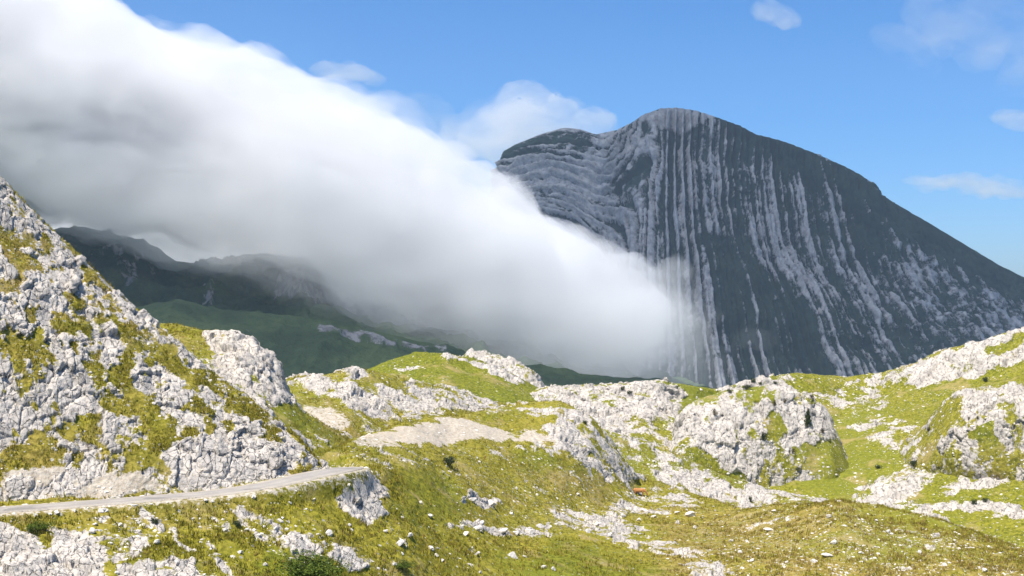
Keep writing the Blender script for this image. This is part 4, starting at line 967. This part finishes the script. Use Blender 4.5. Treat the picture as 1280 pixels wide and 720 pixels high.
# ------------------------------------------------------------------ shrubs
def leaf_mat(name, a, b):
    T = NT(name); T.bsdf(T.mix(T.attr('tint'), a, b), .75, None, .15); return T.m
L_DARK = leaf_mat('juniper_leaves', (0.018, 0.030, 0.012), (0.055, 0.075, 0.022)); L_GREEN = leaf_mat('bright_leaves', (0.040, 0.070, 0.008), (0.135, 0.175, 0.020)); L_BROWN = leaf_mat('dry_leaves', (0.035, 0.028, 0.014), (0.085, 0.070, 0.030))
M_BARK = plain('bark', (0.10, 0.075, 0.05), .9, .3, 8, .1, .03)
def foliage_mesh(name, seed, shape, mat, n=900, ls=.055):
    """leaf-sized faces through a lumpy unit crown (half widths 1, height 1)"""
    r = np.random.default_rng(seed); pts = []
    lob = [(r.normal(0, .38, 2), r.uniform(.15, .75), r.uniform(.28, .5)) for _ in range(11)]
    while len(pts) < n:
        if shape == 'cone':
            z = r.random()**.8; rad = (1 - z)**.75 * (.75 + .25 * math.sin(z * 26)); a = r.random() * 6.3; q = rad * math.sqrt(r.random()) 
            pts.append((q * math.cos(a), q * math.sin(a), .05 + z * .95))
        else:
            c, z, s_ = lob[r.integers(len(lob))]; d = r.normal(size=3); d /= np.linalg.norm(d); d *= s_ * r.random()**.25
            p = (c[0] + d[0], c[1] + d[1], (z + d[2]) * .8)
            if p[2] > -.05: pts.append(p)
    P = np.array(pts); m = len(P)
    u = r.normal(size=(m, 3)); u /= np.linalg.norm(u, axis=1, keepdims=True); v = np.cross(u, r.normal(size=(m, 3))); v /= np.linalg.norm(v, axis=1, keepdims=True)
    s_ = ls * (.6 + .9 * r.random((m, 1)))
    V = np.stack([P - u * s_, P + v * s_ * .6, P + u * s_ * 1.2, P - v * s_ * .6], 1).reshape(-1, 3)
    o = mesh_obj(name, V, np.arange(m * 4).reshape(-1, 4), mat, dict(tint=np.repeat(np.clip(r.normal(.45, .25, m), 0, 1), 4)), smooth=False)
    me = o.data; bpy.data.objects.remove(o); return me
def stem_mesh(name, seed, k=5, up=.6, thick=.05):
    r = random.Random(seed); V, Fc = [], []
    for j in range(k):
        a = r.uniform(0, 6.3); lean = r.uniform(.1, .6) if k > 1 else .03
        for t in (0, .5, 1):
            c = Vector((math.cos(a) * lean * t, math.sin(a) * lean * t, -.12 + (up + .12) * t)); rr = thick * (1 - .7 * t)
            for q in range(5): V.append(c + Vector((math.cos(q * 1.257) * rr, math.sin(q * 1.257) * rr, 0)))
        b = j * 15
        for l in (0, 5):
            for q in range(5): Fc.append((b + l + q, b + l + (q + 1) % 5, b + l + 5 + (q + 1) % 5, b + l + 5 + q))
    o = mesh_obj(name, [v[:] for v in V], Fc, M_BARK); me = o.data; bpy.data.objects.remove(o); return me
FOL = {('bush', 'd', k): foliage_mesh('foliage', 40 + k, 'bush', L_DARK) for k in range(3)}
FOL.update({('bush', 'b', k): foliage_mesh('foliage', 50 + k, 'bush', L_BROWN, 600) for k in range(2)})
FOL[('cone', 'd', 0)] = foliage_mesh('crown', 60, 'cone', L_DARK, 1500, .06)
FOL[('mat', 'g', 0)] = foliage_mesh('foliage', 61, 'bush', L_GREEN, 6000, .026); FOL[('mat', 'g', 1)] = foliage_mesh('foliage', 62, 'bush', L_GREEN, 2200, .04)
STEM, TRUNK = stem_mesh('stem', 3), stem_mesh('trunk', 4, 1, .9, .06)
def shrub(px, py, w, hgt, label, kind=('bush', 'd'), group=None, name='shrub', cat='shrub', var=0):
    h = ground_at(px, py - (2 if kind[0] != 'mat' else 0))
    if not h: return
    p = h[0]; rx = w / 2 / F * p.y; rz = hgt / F * p.y
    root = bpy.data.objects.new(name, None); COL.objects.link(root); root.empty_display_size = .2
    root.location = p; root.rotation_euler.z = random.uniform(0, 6.3) if kind[0] != 'mat' else .2
    tag(root, label, cat, group)
    key = (*kind, var) if (*kind, var) in FOL else (*kind, 0)
    f = bpy.data.objects.new('crown' if kind[0] == 'cone' else 'foliage', FOL[key]); COL.objects.link(f); f.parent = root; f.scale = (rx, rx * .9, rz)
    st = bpy.data.objects.new('trunk' if kind[0] == 'cone' else 'stem', TRUNK if kind[0] == 'cone' else STEM); COL.objects.link(st); st.parent = root; st.scale = (rx, rx * .9, rz)
D = ('bush', 'd'); Bn = ('bush', 'b')
shrub(1010, 536, 15, 23, 'small dark conifer growing from a ledge of the limestone dome', ('cone', 'd'), name='conifer', cat='tree')
shrub(955, 552, 11, 13, 'upright dark shrub at the foot of the crack in the limestone dome', D)
shrub(560, 584, 26, 14, 'dark round shrub in the dry grass below the white rock cap', D, var=1)
shrub(386, 716, 120, 30, 'large bright green spreading shrub at the foot of the bank below the road', ('mat', 'g'))
shrub(50, 664, 40, 15, 'low green shrub between grass and pale slabs under the road', ('mat', 'g'), var=1)
shrub(505, 712, 34, 13, 'bright green low shrub in the stony dell', ('mat', 'g'), var=1)
shrub(195, 656, 16, 9, 'dark shrub beside a thin rib of rock below the road', D)
shrub(296, 659, 20, 7, 'flat dark shrub midway down the grassy bank', D, var=2)
shrub(1142, 585, 17, 10, 'dark shrub on top of the tilted pale slabs in the bowl', D, var=1)
shrub(938, 629, 7, 9, 'dark little bush at the lower end of the rocky spur', D)
shrub(1231, 479, 11, 7, 'dark shrub on the green shelf under the pale ridge cliff', D, var=2)
for q, (a, b, w_, h_) in enumerate([(942, 480, 9, 8), (934, 489, 13, 8), (950, 484, 7, 6), (969, 482, 6, 5), (912, 493, 8, 6)]):
    shrub(a, b, w_, h_, 'small dark shrub on the skyline rocks behind the limestone dome', D, 'shrubs on the skyline rocks', var=q % 3)
for q, (a, b, w_, h_) in enumerate([(968, 509, 8, 9), (981, 506, 7, 7), (1015, 500, 6, 7), (991, 569, 13, 8), (1028, 543, 8, 8), (893, 521, 9, 9)]):
    shrub(a, b, w_, h_, 'small brownish bush clinging to the limestone dome', Bn, 'bushes on the limestone dome', var=q % 2)
for q, (a, b, w_, h_) in enumerate([(1217, 632, 11, 8), (1232, 629, 13, 6), (1097, 588, 10, 6)]):
    shrub(a, b, w_, h_, 'dark cushion shrub on the low pale rocks of the valley floor', D, 'shrubs on the valley rocks', var=q % 3)
for q, (a, b, w_, h_) in enumerate([(1161, 541, 9, 7), (1211, 527, 8, 5), (1222, 526, 8, 5)]):
    shrub(a, b, w_, h_, 'small brown bush on the slope beneath the broken cliff', Bn, 'bushes by the broken cliff', var=q % 2)
for q, (a, b, w_, h_) in enumerate([(778, 490, 8, 7), (787, 495, 8, 6), (731, 532, 8, 6)]):
    shrub(a, b, w_, h_, 'tiny dark shrub among the ribbed white rocks of the far ridge', D, 'shrubs on the ribbed rocks', var=q % 3)

# ------------------------------------------------------------------ grazing cow
def tube(path, rad, seg=10):
    V, Fc = [], []; n = len(path); path = [Vector(p) for p in path]
    for k in range(n):
        d = (path[min(k + 1, n - 1)] - path[max(k - 1, 0)]).normalized(); s1 = d.cross(Vector((0, 1, 0)))
        s1 = Vector((1, 0, 0)) if s1.length < .05 else s1.normalized(); s2 = d.cross(s1).normalized()
        ra, rb = rad[k] if isinstance(rad[k], tuple) else (rad[k], rad[k])
        for q in range(seg):
            a = 2 * math.pi * q / seg; V.append(path[k] + s1 * math.cos(a) * ra + s2 * math.sin(a) * rb)
    for k in range(n - 1):
        for q in range(seg): Fc.append((k * seg + q, k * seg + (q + 1) % seg, (k + 1) * seg + (q + 1) % seg, (k + 1) * seg + q))
    Fc.append(tuple(range(seg))[::-1]); Fc.append(tuple(range((n - 1) * seg, n * seg)))
    return V, Fc
def tubes(name, parts, mat, parent=None, remesh=None):
    V, Fc = [], []
    for path, rad in parts:
        v, f = tube(path, rad); b = len(V); V += [x[:] for x in v]; Fc += [tuple(i + b for i in q) for q in f]
    me = bpy.data.meshes.new(name); me.from_pydata(V, [], Fc); me.update(); me.materials.append(mat)
    o = bpy.data.objects.new(name, me); COL.objects.link(o)
    if parent: o.parent = parent
    if remesh:
        m = o.modifiers.new('skin', 'REMESH'); m.mode = 'VOXEL'; m.voxel_size = remesh; m.use_smooth_shade = True
        m2 = o.modifiers.new('soften', 'SMOOTH'); m2.iterations = 4; m2.factor = .5
    return o
M_HIDE = plain('tawny_hide', (0.42, 0.19, 0.06), .7, .25, 2.0, .2, .01); M_HORN = plain('horn', (0.45, 0.40, 0.30), .5, .15, 5)
h = ground_at(799, 620)
root = bpy.data.objects.new('cow', None); COL.objects.link(root); root.location = h[0] + Vector((0, 0, .02)); root.rotation_euler.z = -.25
tag(root, 'tawny brown cow grazing with its head down by the stony band', 'cow')
leg = lambda x, y, hind: ([(x, y, .85), (x + (.06 if hind else .0), y, .60), (x - (.09 if hind else .02), y, .38), (x - (.05 if hind else 0), y, .14), (x - .01, y, -.04)], [(.17 if hind else .13), (.12 if hind else .10), .065, .05, .065])
tubes('body', [([(-1.02, 0, 1.08), (-.92, 0, 1.08), (-.6, 0, 1.03), (-.1, 0, .97), (.4, 0, .98), (.72, 0, 1.02), (.95, 0, .98), (1.18, 0, .78), (1.34, 0, .52), (1.40, 0, .42)], [.12, (.30, .24), (.36, .30), (.40, .34), (.38, .31), (.33, .25), (.24, .17), (.18, .13), (.15, .12), .1]),
               ([(1.28, 0, .58), (1.40, 0, .44), (1.52, 0, .24), (1.58, 0, .10), (1.60, 0, .05)], [.12, (.14, .13), (.11, .10), (.085, .085), .05]),
               leg(.55, .17, False), leg(.68, -.17, False), leg(-.80, .19, True), leg(-.68, -.19, True)], M_HIDE, root, .035)
tubes('tail', [([(-1.03, 0, 1.22), (-1.12, 0, 1.05), (-1.13, 0, .7), (-1.12, 0, .42), (-1.13, 0, .3)], [.04, .035, .025, .05, .02])], M_HIDE, root)
for sy in (-1, 1):
    tubes('horn', [([(1.36, .08 * sy, .52), (1.38, .2 * sy, .58), (1.45, .25 * sy, .68)], [.03, .025, .008])], M_HORN, root)
    tubes('ear', [([(1.36, .1 * sy, .46), (1.34, .2 * sy, .46), (1.33, .28 * sy, .43)], [(.02, .03), (.03, .05), .01])], M_HIDE, root)
